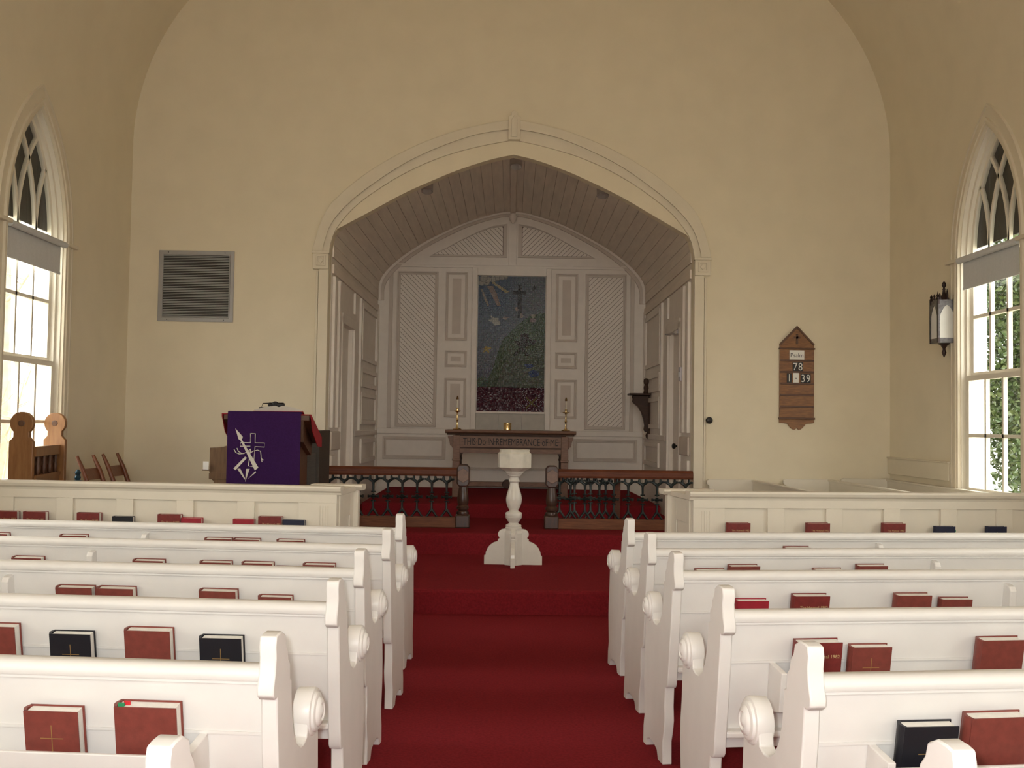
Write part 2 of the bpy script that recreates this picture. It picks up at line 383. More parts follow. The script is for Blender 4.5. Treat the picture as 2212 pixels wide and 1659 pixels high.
for s in (-1, 1):
    def fx(x): return s*abs(x)
    a, b = sorted((fx(1.672), fx(1.078)))
    fr = MB().frame(a, b, 1.43, 3.70, .022, CB-.04, CB); fr.frame(a+.022, b-.022, 1.452, 3.678, .025, CB-.024, CB)
    pf = fr.build('panel_frame', 'reredos_paint', bw, bevel=.004)
    MB().box(a+.04, b-.04, CB-.004, CB, 1.47, 3.66).build('panel_ground', 'groove', pf)
    boards([(a+.047,1.477),(b-.047,1.477),(b-.047,3.653),(a+.047,3.653)], s, .0497, bw)
    MB().box(*sorted((fx(1.79), fx(1.735))), CB-.02, CB, 1.41, 3.765).build('side_stile', 'reredos_paint', bw, bevel=.004)
    x0, x1 = sorted((fx(.962), fx(.645)))
    for z0, z1, inset in ((2.70,3.70,.095),(2.31,2.55,.085),(1.58,2.15,.085)):
        f = MB().frame(x0, x1, z0, z1, .02, CB-.03, CB).frame(x0+.02, x1-.02, z0+.02, z1-.02, .018, CB-.018, CB).build('narrow_panel', 'reredos_paint', bw, bevel=.003)
        MB().box(x0+.038, x1-.038, CB-.004, CB, z0+.038, z1-.038).build('panel_field', 'panel_paint', f)
        MB().box(x0+inset, x1-inset, CB-.008, CB-.003, z0+inset, z1-inset).build('raised_field', 'reredos_paint', f)
    # tympanum
    fr = [(fx(1.21),3.925),(fx(.08),3.925),(fx(.08),4.42)]+[(fx(x), z) for x, z in ((.28,4.385),(.48,4.31),(.66,4.22),(.83,4.13),(.985,4.04),(1.10,3.985))]
    cx, cz = sum(p[0] for p in fr)/len(fr), sum(p[1] for p in fr)/len(fr)
    def shrink(k): return [(lerp(x, cx, k), lerp(z, cz, k*1.25)) for x, z in fr]
    f2 = shrink(.055); f3 = shrink(.10)
    fo = MB().band(fr+[fr[0]], f2+[f2[0]], 'y', CB-.03, CB).band(f2+[f2[0]], f3+[f3[0]], 'y', CB-.016, CB).build('tympanum_frame', 'reredos_paint', bw, bevel=.003)
    MB().prism(shrink(.09), 'y', CB-.004, CB).build('tympanum_ground', 'groove', fo)
    boards(shrink(.115), s, .0497, bw)
    # dado panel
    x0, x1 = sorted((fx(1.845), fx(.93)))
    MB().frame(x0, x1, .965, 1.29, .03, CB-.028, CB).frame(x0+.03, x1-.03, .995, 1.26, .022, CB-.014, CB).build('dado_panel', 'reredos_paint', bw, bevel=.004)
    MB().box(*sorted((fx(.575), fx(.50))), CB-.06, CB, 1.41, 3.765).build('mosaic_stile', 'panel_paint', bw, bevel=.005)
MB().box(-.50, .50, CB-.06, CB, 3.655, 3.765).build('mosaic_head', 'panel_paint', bw)
for k in range(3): MB().box(-.50+k*.3345, -.50+k*.3345+.331, CB-.03, CB, 1.41, 1.645).build('stone_panel', 'stone', bw, bevel=.003)
MB().box(-.51, .51, CB-.055, CB, 1.645, 1.672).build('mosaic_sill', 'panel_paint', bw)
for z0, z1, y0 in ((1.10,1.33,.10),(.86,1.075,.16),(.60,.835,.22)):
    MB().box(-.75, .80, CB-y0, CB, z0, z1).build('gradine', 'panel_paint', bw, bevel=.006)
    MB().box(-.77, .82, CB-y0-.02, CB, z1, z1+.025).build('gradine_edge', 'reredos_paint', bw)

# side walls of the chancel
def chancel_side(s, name, label):
    o = chroot(name, label, 'wall')
    def bx(m, y0, y1, z0, z1, t): return m.box(*sorted((s*CW, s*(CW-t))), y0, y1, z0, z1)
    m = MB()
    for y0, y1, z0, z1 in ((11.12,11.85,0,3.3),(12.68,15.05,0,3.3),(11.85,12.68,2.62,3.3)): m.box(*sorted((s*CW, s*(CW+.2))), y0, y1, z0, z1)
    m.build('wall_board', 'panel_paint', o)
    m = MB()
    for y0 in (11.19, 11.52): bx(m, y0, y0+.13, 1.42, 3.07, .035)
    m.build('pilaster_strip', 'panel_paint', o, bevel=.006).name = 'pilaster_strip'
    m = MB(); bx(m, 11.17, 11.75, 1.17, 1.38, .03); m.build('pilaster_plinth', 'reredos_paint', o, bevel=.02)
    m = MB(); bx(m, 11.2, 11.45, .42, 1.12, .03); m.build('plinth_panel', 'panel_paint', o, bevel=.006)
    m = MB(); bx(m, 11.16, 15.0, 3.10, 3.2, .02); m.build('frieze', 'vault_paint', o)
    m = MB()
    for y0, y1, z0, z1 in ((11.76,11.85,.4,2.70),(12.68,12.80,.4,2.70),(11.76,12.80,2.62,2.74)): bx(m, y0, y1, z0, z1, .03)
    m.build('door_casing', 'panel_paint', o, bevel=.005)
    m = MB(); bx(m, 12.72, 12.76, 2.82, 3.08, .025); m.build('small_strip', 'panel_paint', o)
    m = MB(); bx(m, 12.85, 15.0, 1.31, 1.38, .03); m.build('dado_rail', 'panel_paint', o, bevel=.006)
    def fr(y0, y1, z0, z1, wd, t, nm):
        A = [(y0,z0),(y1,z0),(y1,z1),(y0,z1),(y0,z0)]; B = [(y0+wd,z0+wd),(y1-wd,z0+wd),(y1-wd,z1-wd),(y0+wd,z1-wd),(y0+wd,z0+wd)]
        MB().band(A, B, 'x', s*CW, s*(CW-t)).build(nm, 'panel_paint', o, bevel=.004)
    fr(13.40, 14.85, 2.30, 3.04, .06, .028, 'wall_panel'); fr(13.40, 14.85, 1.95, 2.2, .06, .028, 'wall_panel'); fr(13.40, 14.85, 1.46, 1.88, .06, .028, 'wall_panel')
    fr(13.45, 14.85, .95, 1.27, .06, .028, 'dado_panel')
    m = MB(); bx(m, 13.22, 13.30, 1.38, 3.08, .03); m.build('panel_stile', 'panel_paint', o)
    m = MB(); bx(m, 14.90, 15.0, .56, 3.15, .03); m.build('corner_strip', 'panel_paint', o, bevel=.01)
    return o
chancel_side(-1, 'wall_chancel_left', 'panelled off-white chancel side wall on the left with a doorway')
chancel_side(1, 'wall_chancel_right', 'panelled off-white chancel side wall on the right beside the bracket shelf')
def chdoor(s, name, label):
    o = chroot(name, label, 'door')
    MB().box(*sorted((s*(CW+.05), s*(CW+.09))), 11.85, 12.68, .4, 2.62).build('door_leaf', 'panel_paint', o)
    return o
chdoor(-1, 'door_2', 'plain off-white door in the left chancel wall')
dr = chdoor(1, 'door_3', 'plain off-white door in the right chancel wall with a small dark knob')
m = MB().lathe([(.01,.05),(.012,0),(.03,-.01),(.034,-.03),(.025,-.045),(.008,-.05)], 14, 'x', (CW+.02, 12.25, 1.258)); m.build('door_knob', 'dark_metal', dr, smooth=True)
m = MB().box(CW-.03, CW+.05, 11.95, 12.2, 2.575, 2.615).tube([(CW-.02,12.1,2.58),(CW-.12,12.25,2.585),(CW-.02,12.5,2.6)], .008); m.build('door_closer', 'steel_can', dr)

# ------------------------------------------------------------------ windows
def window(sgn, yc, name, label, full=True):
    o = thing(name, (sgn*HW, yc, 0), label, 'window', kind='structure')
    def X(a, b): return sorted((sgn*a, sgn*b))
    # casing on the wall face: nested mouldings
    def arch(h): return [(-h, SILL-.05)]+lancet(h)+[(h, SILL-.05)]
    for h0, h1, t in ((WH+.155, WH+.135, .03), (WH+.135, WH+.055, .018), (WH+.055, WH+.03, .04), (WH+.03, WH, .028)):
        MB().band(arch(h0), arch(h1), 'x', *X(-t, 0)).build('casing_moulding', 'trim_paint', o)
    for e in (-1, 1):
        a, b = sorted((e*(WH-.02), e*(WH+.20))); MB().box(*X(-.06, .0), a, b, SPR-.02, SPR+.012).build('casing_cap', 'trim_paint', o, bevel=.004)
    MB().band(arch(WH), arch(WH-.012), 'x', *X(0, .24)).build('reveal', 'window_paint', o)
    MB().box(*X(-.05, .24), -WH-.05, WH+.05, SILL-.04, SILL+.02).build('sill', 'window_paint', o)
    G = WH-.07
    h = G/1.0
    # inner stop and sashes
    MB().band(arch(WH-.012), arch(WH-.045), 'x', *X(.04, .2)).build('stop_moulding', 'window_paint', o)
    zs = {'lower_sash': (SILL+.02, 1.985, .03, .065, (1.447,)), 'upper_sash': (1.955, SPR+.02, .075, .11, (2.515,))}
    for nm, (z0, z1, d0, d1, mid) in zs.items():
        m = MB(); gw = WH-.045; m.box(*X(d0, d1), -gw, -gw+.05, z0, z1).box(*X(d0, d1), gw-.05, gw, z0, z1)
        m.box(*X(d0, d1), -gw+.05, gw-.05, z0, z0+.06).box(*X(d0, d1), -gw+.05, gw-.05, z1-.045, z1)
        ys = [-gw+.05+(2*gw-.1)*k/3 for k in range(4)]; rows = [z0+.06]+list(mid)+[z1-.045]
        for yk in ys[1:3]: m.box(*X(d0, d1), yk-.015, yk+.015, z0+.06, z1-.045)
        for zk in mid: m.box(*X(d0, d1), -gw+.05, gw-.05, zk-.015, zk+.015)
        so = m.build(nm, 'window_paint', o)
        dm = (d0+d1)/2
        if full:
            for i in range(3):
                for j in range(len(rows)-1): MB().box(*X(dm-.002, dm+.002), ys[i]+.004, ys[i+1]-.004, rows[j]+.004, rows[j+1]-.004).build('pane', 'glass', so)
        else: MB().box(*X(dm-.002, dm+.002), ys[0], ys[-1], rows[0], rows[-1]).build('pane', 'glass', so)
    # intersecting tracery
    r = WH-.045+cc
    mt = MB()
    gw = WH-.045
    for x0 in (-gw/3, gw/3):
        for e in (-1, 1):
            c0 = x0-e*r; pts = []
            for k in range(25):
                a = k/24*1.0; u = c0+e*r*math.cos(a); z = SPR+r*math.sin(a)
                if math.hypot(u+cc, z-SPR) < r and math.hypot(u-cc, z-SPR) < r: pts.append((u, z))
            if len(pts) > 2:
                L = []; Rr = []
                for u, z in pts:
                    dx, dz = (u-c0)/r, (z-SPR)/r; L.append((u-dx*.016, z-dz*.016)); Rr.append((u+dx*.016, z+dz*.016))
                mt.band(L, Rr, 'x', *X(.075, .105))
    mt.build('tracery', 'window_paint', o)
    MB().band(lancet(WH-.045), lancet(WH-.085), 'x', *X(.075, .11)).build('arch_frame', 'window_paint', o)
    MB().prism(lancet(WH-.08), 'x', *X(.088, .092)).build('arch_pane', 'glass', o)
    nb = 7
    for k in range(nb):
        a, b = -WH+2*WH*k/nb, -WH+2*WH*(k+1)/nb
        MB().box(*X(.118, .136), a+.002, b-.002, SPR+.10, APX+.1).build('shutter_board', 'shutter', o)
    return o
window(1, WINS[0], 'window_1', 'tall pointed sash window in the right wall with leaves outside')
window(-1, WINS[0], 'window_2', 'tall pointed sash window in the left wall with bare trees outside')
for i, yc in enumerate(WINS[1:]):
    for s in (-1, 1):
        window(s, yc, 'window_%d' % (3+2*i+(s > 0)), 'pointed sash window further back in the %s wall, number %d from the front' % ('right' if s > 0 else 'left', i+2), False)
wr = thing('window_9', (0, YB, 0), 'wide mullioned window in the rear wall behind the camera', 'window', kind='structure')
m = MB().frame(-2.0, 2.0, 1.2, 5.4, .08, -.15, -.05)
for k in range(1, 4): m.box(-2+k-.03, -2+k+.03, -.13, -.07, 1.2, 5.4)
for k in range(1, 4): m.box(-2, 2, -.12, -.08, 1.2+k*1.05-.02, 1.2+k*1.05+.02)
m.build('frame', 'window_paint', wr); MB().box(-1.95, 1.95, -.102, -.098, 1.25, 5.35).build('pane', 'glass', wr)
# roller shades
for s, nm in ((1, 'right'), (-1, 'left')):
    o = thing('roller_shade', (s*(HW-.03), WINS[0], 0), 'grey roller shade rolled up at the springing of the %s window' % nm, 'shade', group='roller shades on the windows')
    x = s*.0
    MB().lathe([(.0,-.53),(.028,-.53),(.028,.53),(.0,.53)], 16, 'y', (x, 0, 3.035)).build('roller', 'shade_cloth', o, smooth=True)
    m = MB(); n = 12
    for k in range(n):
        y0, y1 = -.5+1.0*k/n, -.5+1.0*(k+1)/n
        m.add([(s*.028, y0, 3.035),(s*.028, y1, 3.035),(s*(.03+.004*math.sin(k+1)), y1, 2.775),(s*(.03+.004*math.sin(k)), y0, 2.775),
               (s*.0295, y0, 3.035),(s*.0295, y1, 3.035),(s*(.0315+.004*math.sin(k+1)), y1, 2.775),(s*(.0315+.004*math.sin(k)), y0, 2.775)],
              [(0,1,2,3),(4,5,6,7),(2,3,7,6),(0,1,5,4)]+([(0,3,7,4)] if k == 0 else [])+([(1,2,6,5)] if k == n-1 else []))
    m.build('cloth', 'shade_cloth', o)
    MB().box(s*.03-.006, s*.03+.006, -.5, .5, 2.765, 2.785).build('hem_bar', 'shade_cloth', o)
t2 = S(MB().box(HW-.035, HW, 9.5, 10.97, 1.02, 1.185).box(HW-.05, HW, 9.49, 10.97, 1.185, 1.2).build('trim_2', 'trim_paint', bevel=.004), 'short cream board fixed low on the right wall beneath the lantern', 'trim')

# ------------------------------------------------------------------ outdoors
S(MB().box(-60, 60, -40, 70, -.5, -.3).build('ground', 'bounce_grass'), 'lawn seen through the side windows, colour lightened to bounce light indoors', 'ground')
def shrub(loc, rx, ry, rz, n, label):
    o = thing('holly_bush', loc, label, 'bush'); rnd = random.Random(5)
    m = MB()
    for k in range(n):
        a = rnd.uniform(0, 2*math.pi); c = rnd.uniform(-1, 1); q = rnd.uniform(.55, 1)**.5*(.9+.2*math.sin(5*a)*math.cos(4*c))
        sn = math.sqrt(1-c*c); p = Vector((rx*q*sn*math.cos(a), ry*q*sn*math.sin(a), rz*(1+q*c)))
        d = Vector((rnd.uniform(-1,1), rnd.uniform(-1,1), rnd.uniform(-.6,.8))).normalized(); e = d.cross(Vector((rnd.uniform(-1,1), rnd.uniform(-1,1), rnd.uniform(-1,1)))).normalized()
        L = rnd.uniform(.06, .115); W = L*.34; nn = d.cross(e)*L*.12
        m.add([p, p+d*L*.45+e*W+nn, p+d*L, p+d*L*.45-e*W+nn], [(0,1,2),(0,2,3)])
    lo = m.build('leaves', 'leaf', o); lo['kind'] = 'stuff'
    MB().tube([(0,0,-.3),(.05,0,rz*.6),(0,.05,rz*1.3)], [.09,.07,.03]).build('trunk', 'bark', o)
    for k in range(5):
        a = k*1.3; MB().tube([(0,0,rz*.35+.15*k),(rx*.5*math.cos(a), ry*.5*math.sin(a), rz*.9+.2*k)], [.04,.015]).build('branch', 'bark', o)
shrub((7.9, 13.7, -.3), 1.6, 1.9, 3.0, 52000, 'leafy green evergreen bush outside the right window')
def bare_tree(loc, h, lean, label, seed):
    rnd = random.Random(seed); o = thing('bare_tree', loc, label, 'tree', group='bare trees outside the left window')
    P = [Vector((lean*t*h*.3+.05*math.sin(6*t), .06*math.sin(9*t), -.4+t*h)) for t in [k/8 for k in range(9)]]
    MB().tube(P, [.13*(1-.75*k/8) for k in range(9)], 9).build('trunk', 'bark', o, smooth=True)
    for k in range(22):
        i = rnd.randint(1, 7); p = P[i]; a = rnd.uniform(0, 6.28); L = rnd.uniform(.7, 1.9)
        d = Vector((math.cos(a), math.sin(a), rnd.uniform(.3, 1.1))).normalized()
        q = [p, p+d*L*.4, p+d*L*.75+Vector((0,0,.12)), p+d*L+Vector((0,0,.3))]
        m = MB().tube(q, [.03,.02,.013,.005], 6)
        for j in range(4):
            a2 = rnd.uniform(0, 6.28); s0 = lerp(q[1], q[3], rnd.random()); m.tube([s0, s0+Vector((math.cos(a2), math.sin(a2), rnd.uniform(.1,.9)))*rnd.uniform(.3,.7)], [.01,.003], 5)
        m.build('branch', 'twig', o)
bare_tree((-7.0, 14.2, -.3), 7.5, .1, 'bare pale tree outside the left window, nearest the glass', 3)
bare_tree((-8.6, 15.6, -.3), 8.0, -.2, 'slender bare tree outside the left window, farther off', 8)
bare_tree((-7.9, 12.9, -.3), 6.0, .3, 'leaning bare tree at the left edge of the left window view', 15)

# ------------------------------------------------------------------ pews
AL, AR = -.689, .624
YROW, PITCHROW = 6.0975, .8728
TL, TR = math.radians(4.5), math.radians(6.5)      # the pews splay slightly
RK = .165
PLEN = 3.05
def rake(z): return RK*(.944-z)
end_poly = ([(.060,.945),(.030,.944),(.010,.940),(.004,.915),(.010,.885),(.004,.845),(-.008,.815),(-.006,.795),(.012,.783),(.030,.783)]
  + [(rake(.70)-.003,.70),(rake(.55)-.005,.55),(rake(.40)-.006,.40),(rake(.36)-.008,.365),(rake(.345)+.004,.348),(rake(.34)+.028,.345)]
  + [(.135,.26),(.128,.20),(.14,.15),(.162,.10),(.160,0),(.235,0),(.255,.035),(.31,.05),(.38,.05),(.425,.035),(.44,0),(.492,0),(.488,.08),(.470,.14),(.478,.22),(.486,.30),(.482,.38),(.470,.46),(.462,.55),(.457,.60)]
  + [(.40+.066*math.cos(math.radians(a)), .650+.066*math.sin(math.radians(a))) for a in range(-25, 215, 20)]
  + [(.330,.598),(.30,.588),(.265,.590),(.225,.612),(.195,.650),(.175,.70),(.165,.755),(.160,.80),(.145,.805),(.142,.845),(.125,.86),(.118,.885),(.10,.905),(.092,.93)])
def make_pew(s):
    # local axes: x runs from the aisle into the pew (times s), y towards the chancel
    o = thing('pew', (0, 0, 0), '-', 'pew')
    def X(a, b): return sorted((s*a, s*b))
    MB().prism(end_poly, 'x', *X(0, .043)).build('end_panel', 'pew_paint', o, smooth=True, bevel=.004)
    MB().prism(end_poly, 'x', *X(PLEN, PLEN+.043)).build('end_panel', 'pew_paint', o, smooth=True, bevel=.004)
    m = MB().lathe([(.066,.045),(.068,.0),(.066,-.004),(.057,-.006),(.054,-.013),(.047,-.016),(.042,-.016),(.037,-.023),(.027,-.026),(.024,-.023),(.020,-.022),(.012,-.026),(.004,-.028)], 28, 'x', (0, 0, 0))
    m.xf(lambda x, y, z: (s*x, y+.40, z+.650)); m.build('scroll', 'pew_paint', o, smooth=True)
    t = .024
    def board(z0, z1, off, th, x0=.043, x1=PLEN): return MB().prism([(rake(z0)+off, z0), (rake(z0)+off+th, z0), (rake(z1)+off+th, z1), (rake(z1)+off, z1)], 'x', *X(x0, x1))
    board(.68, .815, .036, t).build('back_board', 'pew_paint', o, bevel=.003)
    board(.37, .674, .042, t).build('back_board', 'pew_paint', o, bevel=.003)
    board(.674, .682, .033, .012).build('bead', 'pew_paint', o)
    yc = rake(.83)
    MB().prism([(yc+.080,.812),(yc+.024,.812),(yc+.024,.819),(yc+.014,.822),(yc+.008,.834),(yc+.010,.846),(yc+.020,.856),(yc+.034,.860),(yc+.070,.858),(yc+.082,.848)], 'x', *X(.043, PLEN)).build('cap_rail', 'pew_paint', o, smooth=True)
    MB().box(*X(.043, PLEN), .085, .475, .415, .44).build('seat', 'pew_paint', o, bevel=.008)
    # book rack on the rear of the back
    z0 = .540
    MB().prism([(rake(z0)+.044, z0), (rake(z0)-.055, z0), (rake(z0)-.055, z0-.015), (rake(z0)+.044, z0-.015)], 'x', *X(.21, PLEN-.2)).build('rack_shelf', 'pew_paint', o)
    MB().prism([(rake(z0)-.055, z0-.015), (rake(z0)-.068, z0-.015), (rake(.643)-.068, .643), (rake(.643)-.055, .643)], 'x', *X(.21, PLEN-.2)).build('rack_lip', 'pew_paint', o, bevel=.003)
    for x in (.195, PLEN-.2):
        MB().prism([(rake(.50)+.044, .50), (rake(.525)-.070, .525), (rake(.66)-.070, .660), (rake(.675)+.040, .675)], 'x', *X(x, x+.022)).build('rack_bracket', 'pew_paint', o, bevel=.003)
    MB().prism([(rake(.40)+.044,.40),(rake(.42)-.01,.42),(rake(.70)-.022,.70),(rake(.77)-.018,.77),(rake(.79)-.004,.79),(rake(.80)+.036,.80)], 'x', *X(1.55, 1.582)).build('centre_brace', 'pew_paint', o, bevel=.004)
    MB().box(*X(1.45, 1.49), .2, .24, 0, .415).build('seat_support', 'pew_paint', o)
    return o
DX = {-1: [-.005,.010,-.013,.007,-.010,.003], 1: [0,.001,-.008,-.007,.003,0]}
DY = {-1: [.01,.02,.02,.049,.002,-.01], 1: [-.088,-.007,.062,-.004,-.043,.011]}
ORD = ['front', 'second', 'third', 'fourth', 'fifth', 'sixth']
protos = {}
for s, ax, th, nm in ((-1, AL, TL, 'left'), (1, AR, TR, 'right')):
    for i in range(6):
        p = make_pew(s) if i == 0 else copy_tree(protos[s])
        if i == 0: protos[s] = p
        p.location = (ax+DX[s][i], YROW-PITCHROW*i+DY[s][i], 0); p.rotation_euler = (0, 0, s*th)
        which = 'frontmost' if i == 0 else ORD[i]+' from the front' if i < 5 else 'nearest the camera'
        tag(p, 'white painted pew with scroll-armed end, %s, %s of the aisle' % (which, nm), 'pew', 'white pews on the %s of the aisle' % nm)

# ------------------------------------------------------------------ choir screens in front of the first pews
YS = 7.06
def screen(s, x0, th, marg, nm):
    o = thing('choir_screen', (x0, YS, 0), 'white panelled screen with moulded cap in front of the %s pews' % nm, 'screen', s*th, 'white choir screens')
    def X(a, b): return sorted((s*a, s*b))
    L = 3.0; n = 6; pw, pit = .305, .425
    MB().box(*X(.0, L), .014, .05, 0, 1.0).build('panel_board', 'screen_paint', o)
    MB().box(*X(0, L), -.006, .014, .93, 1.0).build('top_rail', 'screen_paint', o, bevel=.002)
    MB().box(*X(0, L), -.006, .014, 0, .12).build('bottom_rail', 'screen_paint', o, bevel=.002)
    xs = [0]+[marg+k*pit for k in range(n)]+[L]
    for k in range(n+1):
        a = 0 if k == 0 else marg+(k-1)*pit+pw; b = marg+k*pit if k < n else L
        MB().box(*X(a, min(b, L)), -.006, .014, .12, .93).build('stile', 'screen_paint', o, bevel=.002)
    MB().prism([(-.03,1.045),(-.035,1.03),(-.028,1.012),(-.012,1.0),(-.006,.985),(.06,.985),(.075,1.0),(.085,1.03),(.08,1.045)], 'x', *X(-.03, L)).build('cap', 'screen_paint', o, bevel=.002)
    for k in range(4): MB().box(*X(.06+k*.018, .066+k*.018), -.009, -.006, .15, .91).build('flute', 'screen_paint', o)
    # rack for the books
    MB().box(*X(.18, L), -.06, 0, .595, .61).build('rack_shelf', 'screen_paint', o); MB().box(*X(.18, L), -.072, -.06, .595, .65).build('rack_lip', 'screen_paint', o)
    # return end along the aisle
    MB().box(*X(0, .04), .05, .47, 0, .99).build('end_board', 'screen_paint', o)
    for y0, y1, z0, z1 in ((.05,.13,.05,.98),(.36,.47,.05,.98),(.13,.36,.82,.98),(.13,.36,.05,.3)): MB().box(*X(-.012, 0), y0, y1, z0, z1).build('end_frame', 'screen_paint', o, bevel=.003)
    MB().box(*X(-.012, .04), .47, .53, 0, 1.02).build('end_post', 'screen_paint', o, bevel=.004) if False else MB().box(*X(-.045, .04), .47, .54, 0, 1.0).build('end_post', 'screen_paint', o, bevel=.004)
    MB().prism([(.44,1.03),(.435,1.015),(.46,.99),(.56,.99),(.585,1.015),(.58,1.03)], 'x', *X(-.08, .30)).build('post_cap', 'screen_paint', o, bevel=.003)
    MB().box(*X(-.03, .06), .05, .46, .985, 1.02).build('end_cap', 'screen_paint', o, bevel=.003)
    return o
screen(-1, -1.225, TL, .265, 'left'); screen(1, 1.205, TR, .225, 'right')

# ------------------------------------------------------------------ books
hym_text = text_mesh('The Hymnal 1982', .0175, 'gilt_text', .0004)
CACHE = {}
def book_meshes(W, H, T, cov):
    k = (W, H, T, cov)
    if k in CACHE: return CACHE[k]
    b = .0035
    m = MB().box(-W/2, W/2, -b, 0, 0, H).box(-W/2, W/2, -T, -T+b, 0, H)
    sp = [(-W/2+.002-.009*math.sin(math.pi*j/8), -T*j/8) for j in range(9)]; sp2 = [(-W/2+.008-.006*math.sin(math.pi*j/8), lerp(-.003, -T+.003, j/8)) for j in range(9)]
    m.band(sp, sp2, 'z', 0, H)
    c = m.mesh('cover', cov)
    pg = MB().box(-W/2+.006, W/2-.005, -T+b, -b, .004, H-.004).mesh('pages', 'pages')
    cr = MB().box(-.0011, .0011, -T-.0006, -T, H*.40, H*.82).box(-.030, .030, -T-.0006, -T, H*.64, H*.651).mesh('cross', 'gold')
    CACHE[k] = (c, pg, cr); return CACHE[k]
KIND = {'W': ('hymnal', .160, .246, .045, 'maroon_worn', 'worn maroon'), 'h': ('hymnal', .160, .226, .045, 'maroon_cover', 'maroon'), 'w': ('hymnal', .160, .226, .045, 'maroon_worn', 'worn maroon'), 'r': ('prayer_book', .142, .205, .040, 'red_cover', 'bright red'),
        'b': ('prayer_book', .145, .205, .041, 'black_cover', 'black'), 'n': ('prayer_book', .145, .205, .038, 'navy_cover', 'navy blue'), 'c': ('prayer_book', .142, .205, .040, 'maroon_worn', 'maroon')}
NTH = ['nearest the aisle', 'second from the aisle', 'third from the aisle', 'fourth from the aisle', 'fifth from the aisle', 'sixth from the aisle', 'seventh from the aisle', 'eighth from the aisle', 'ninth from the aisle']
def shelf_books(s, row, items):
    # row -1: the screen; items: (pixel x centre, pixel y of the top, kind, extras)
    th = TL if s < 0 else TR; side = 'left' if s < 0 else 'right'
    ax = (AL if s < 0 else AR) if row >= 0 else (-1.225 if s < 0 else 1.205)
    y0 = YROW-PITCHROW*row+DY[s][row] if row >= 0 else YS
    if row >= 0: ax += DX[s][row]
    items = sorted(items, key=lambda t: -s*-t[0] if s > 0 else -t[0])
    for n, (px, py, kd, ex) in enumerate(items):
        name, W, H, T, cov, cname = KIND[kd]
        y = y0
        for _ in range(6):
            p = at(px, py, y=y); off = s*(p.x-ax)
            y = y0+math.sin(th)*off+(.035 if row >= 0 else -.03)
        off /= math.cos(th)
        tilt = math.atan(RK)+math.radians(1.5) if row >= 0 else math.radians(3)
        zs = .541 if row >= 0 else .611
        yl = (rake(zs)+.026 if row >= 0 else -.008)
        base = Vector((ax, y0, 0))+Matrix.Rotation(s*th, 3, 'Z') @ Vector((s*off, yl, zs))
        where = ('behind the %s %s pew' % (ORD[row], side)) if row >= 0 else 'on the %s choir screen' % side
        extra = ' with %s' % ex if ex else ''
        lab = '%s %s%s, %s %s' % (cname, name.replace('_', ' '), extra, NTH[n], where)
        o = thing(name, base, lab, 'book', group='books in the pew racks')
        o.rotation_euler = (tilt, 0, s*th+random.uniform(-.03, .03))
        c, pg, cr = book_meshes(W, H, T, cov)
        obj('cover', c, o); obj('pages', pg, o)
        if name == 'prayer_book': obj('cross', cr, o)
        elif kd == 'h' or row < 0:
            t = obj('title', hym_text, o); t.location = (.010, -T-.0005, H-.050)
        if ex and 'ribbon' in ex:
            MB().box(-W/2+.018, -W/2+.034, -T*.55, -T*.45, H-.004, H+.006).build('ribbon', 'ribbon_red', o); MB().box(-W/2+.006, -W/2+.022, -T*.75, -T*.6, H-.004, H+.004).build('ribbon', 'ribbon_green', o)
        if ex and 'green tab' in ex: MB().box(W/2-.01, W/2+.012, -T*.6, -T*.4, H*.80, H*.88).build('tab', 'ribbon_green', o)
shelf_books(-1, -1, [(18,1120,'h',None),(80,1103,'h',None),(196,1108,'h',None),(269,1115,'b',None),(370,1110,'h',None),(417,1118,'r',None),(529,1124,'r',None),(587,1119,'h',None),(637,1127,'n',None)])
shelf_books(1, -1, [(1592,1131,'h',None),(1764,1131,'h',None),(1927,1132,'h',None),(2038,1131,'n','green tab'),(2149,1128,'n',None)])
shelf_books(-1, 0, [(-8,1154,'W',None),(160,1160,'W',None),(472,1172,'W',None),(534,1176,'W',None),(628,1180,'W',None)])
shelf_books(-1, 1, [(62,1202,'w',None),(323,1210,'w',None),(467,1214,'w',None),(558,1217,'w',None),(624,1226,'c',None),(690,1219,'w',None)])
shelf_books(-1, 2, [(164,1264,'w',None),(252,1270,'w',None),(473,1281,'w',None),(595,1293,'c',None)])
shelf_books(-1, 3, [(-10,1359,'w',None),(154,1372,'b',None),(322,1367,'w',None),(477,1383,'b',None)])
shelf_books(-1, 4, [(115,1524,'c',None),(320,1519,'w','red-green ribbon')])
shelf_books(1, 0, [(1722,1188,'W',None)])
shelf_books(1, 1, [(1535,1233,'w',None),(1606,1228,'W',None),(1789,1237,'w',None),(1882,1229,'W',None)])
shelf_books(1, 2, [(1626,1299,'r',None),(1752,1289,'h',None),(1972,1290,'w',None),(2066,1293,'c',None)])
shelf_books(1, 3, [(1767,1384,'h',None),(1882,1392,'c',None),(2160,1377,'w',None)])
shelf_books(1, 4, [(2008,1554,'b',None),(2150,1546,'w',None)])

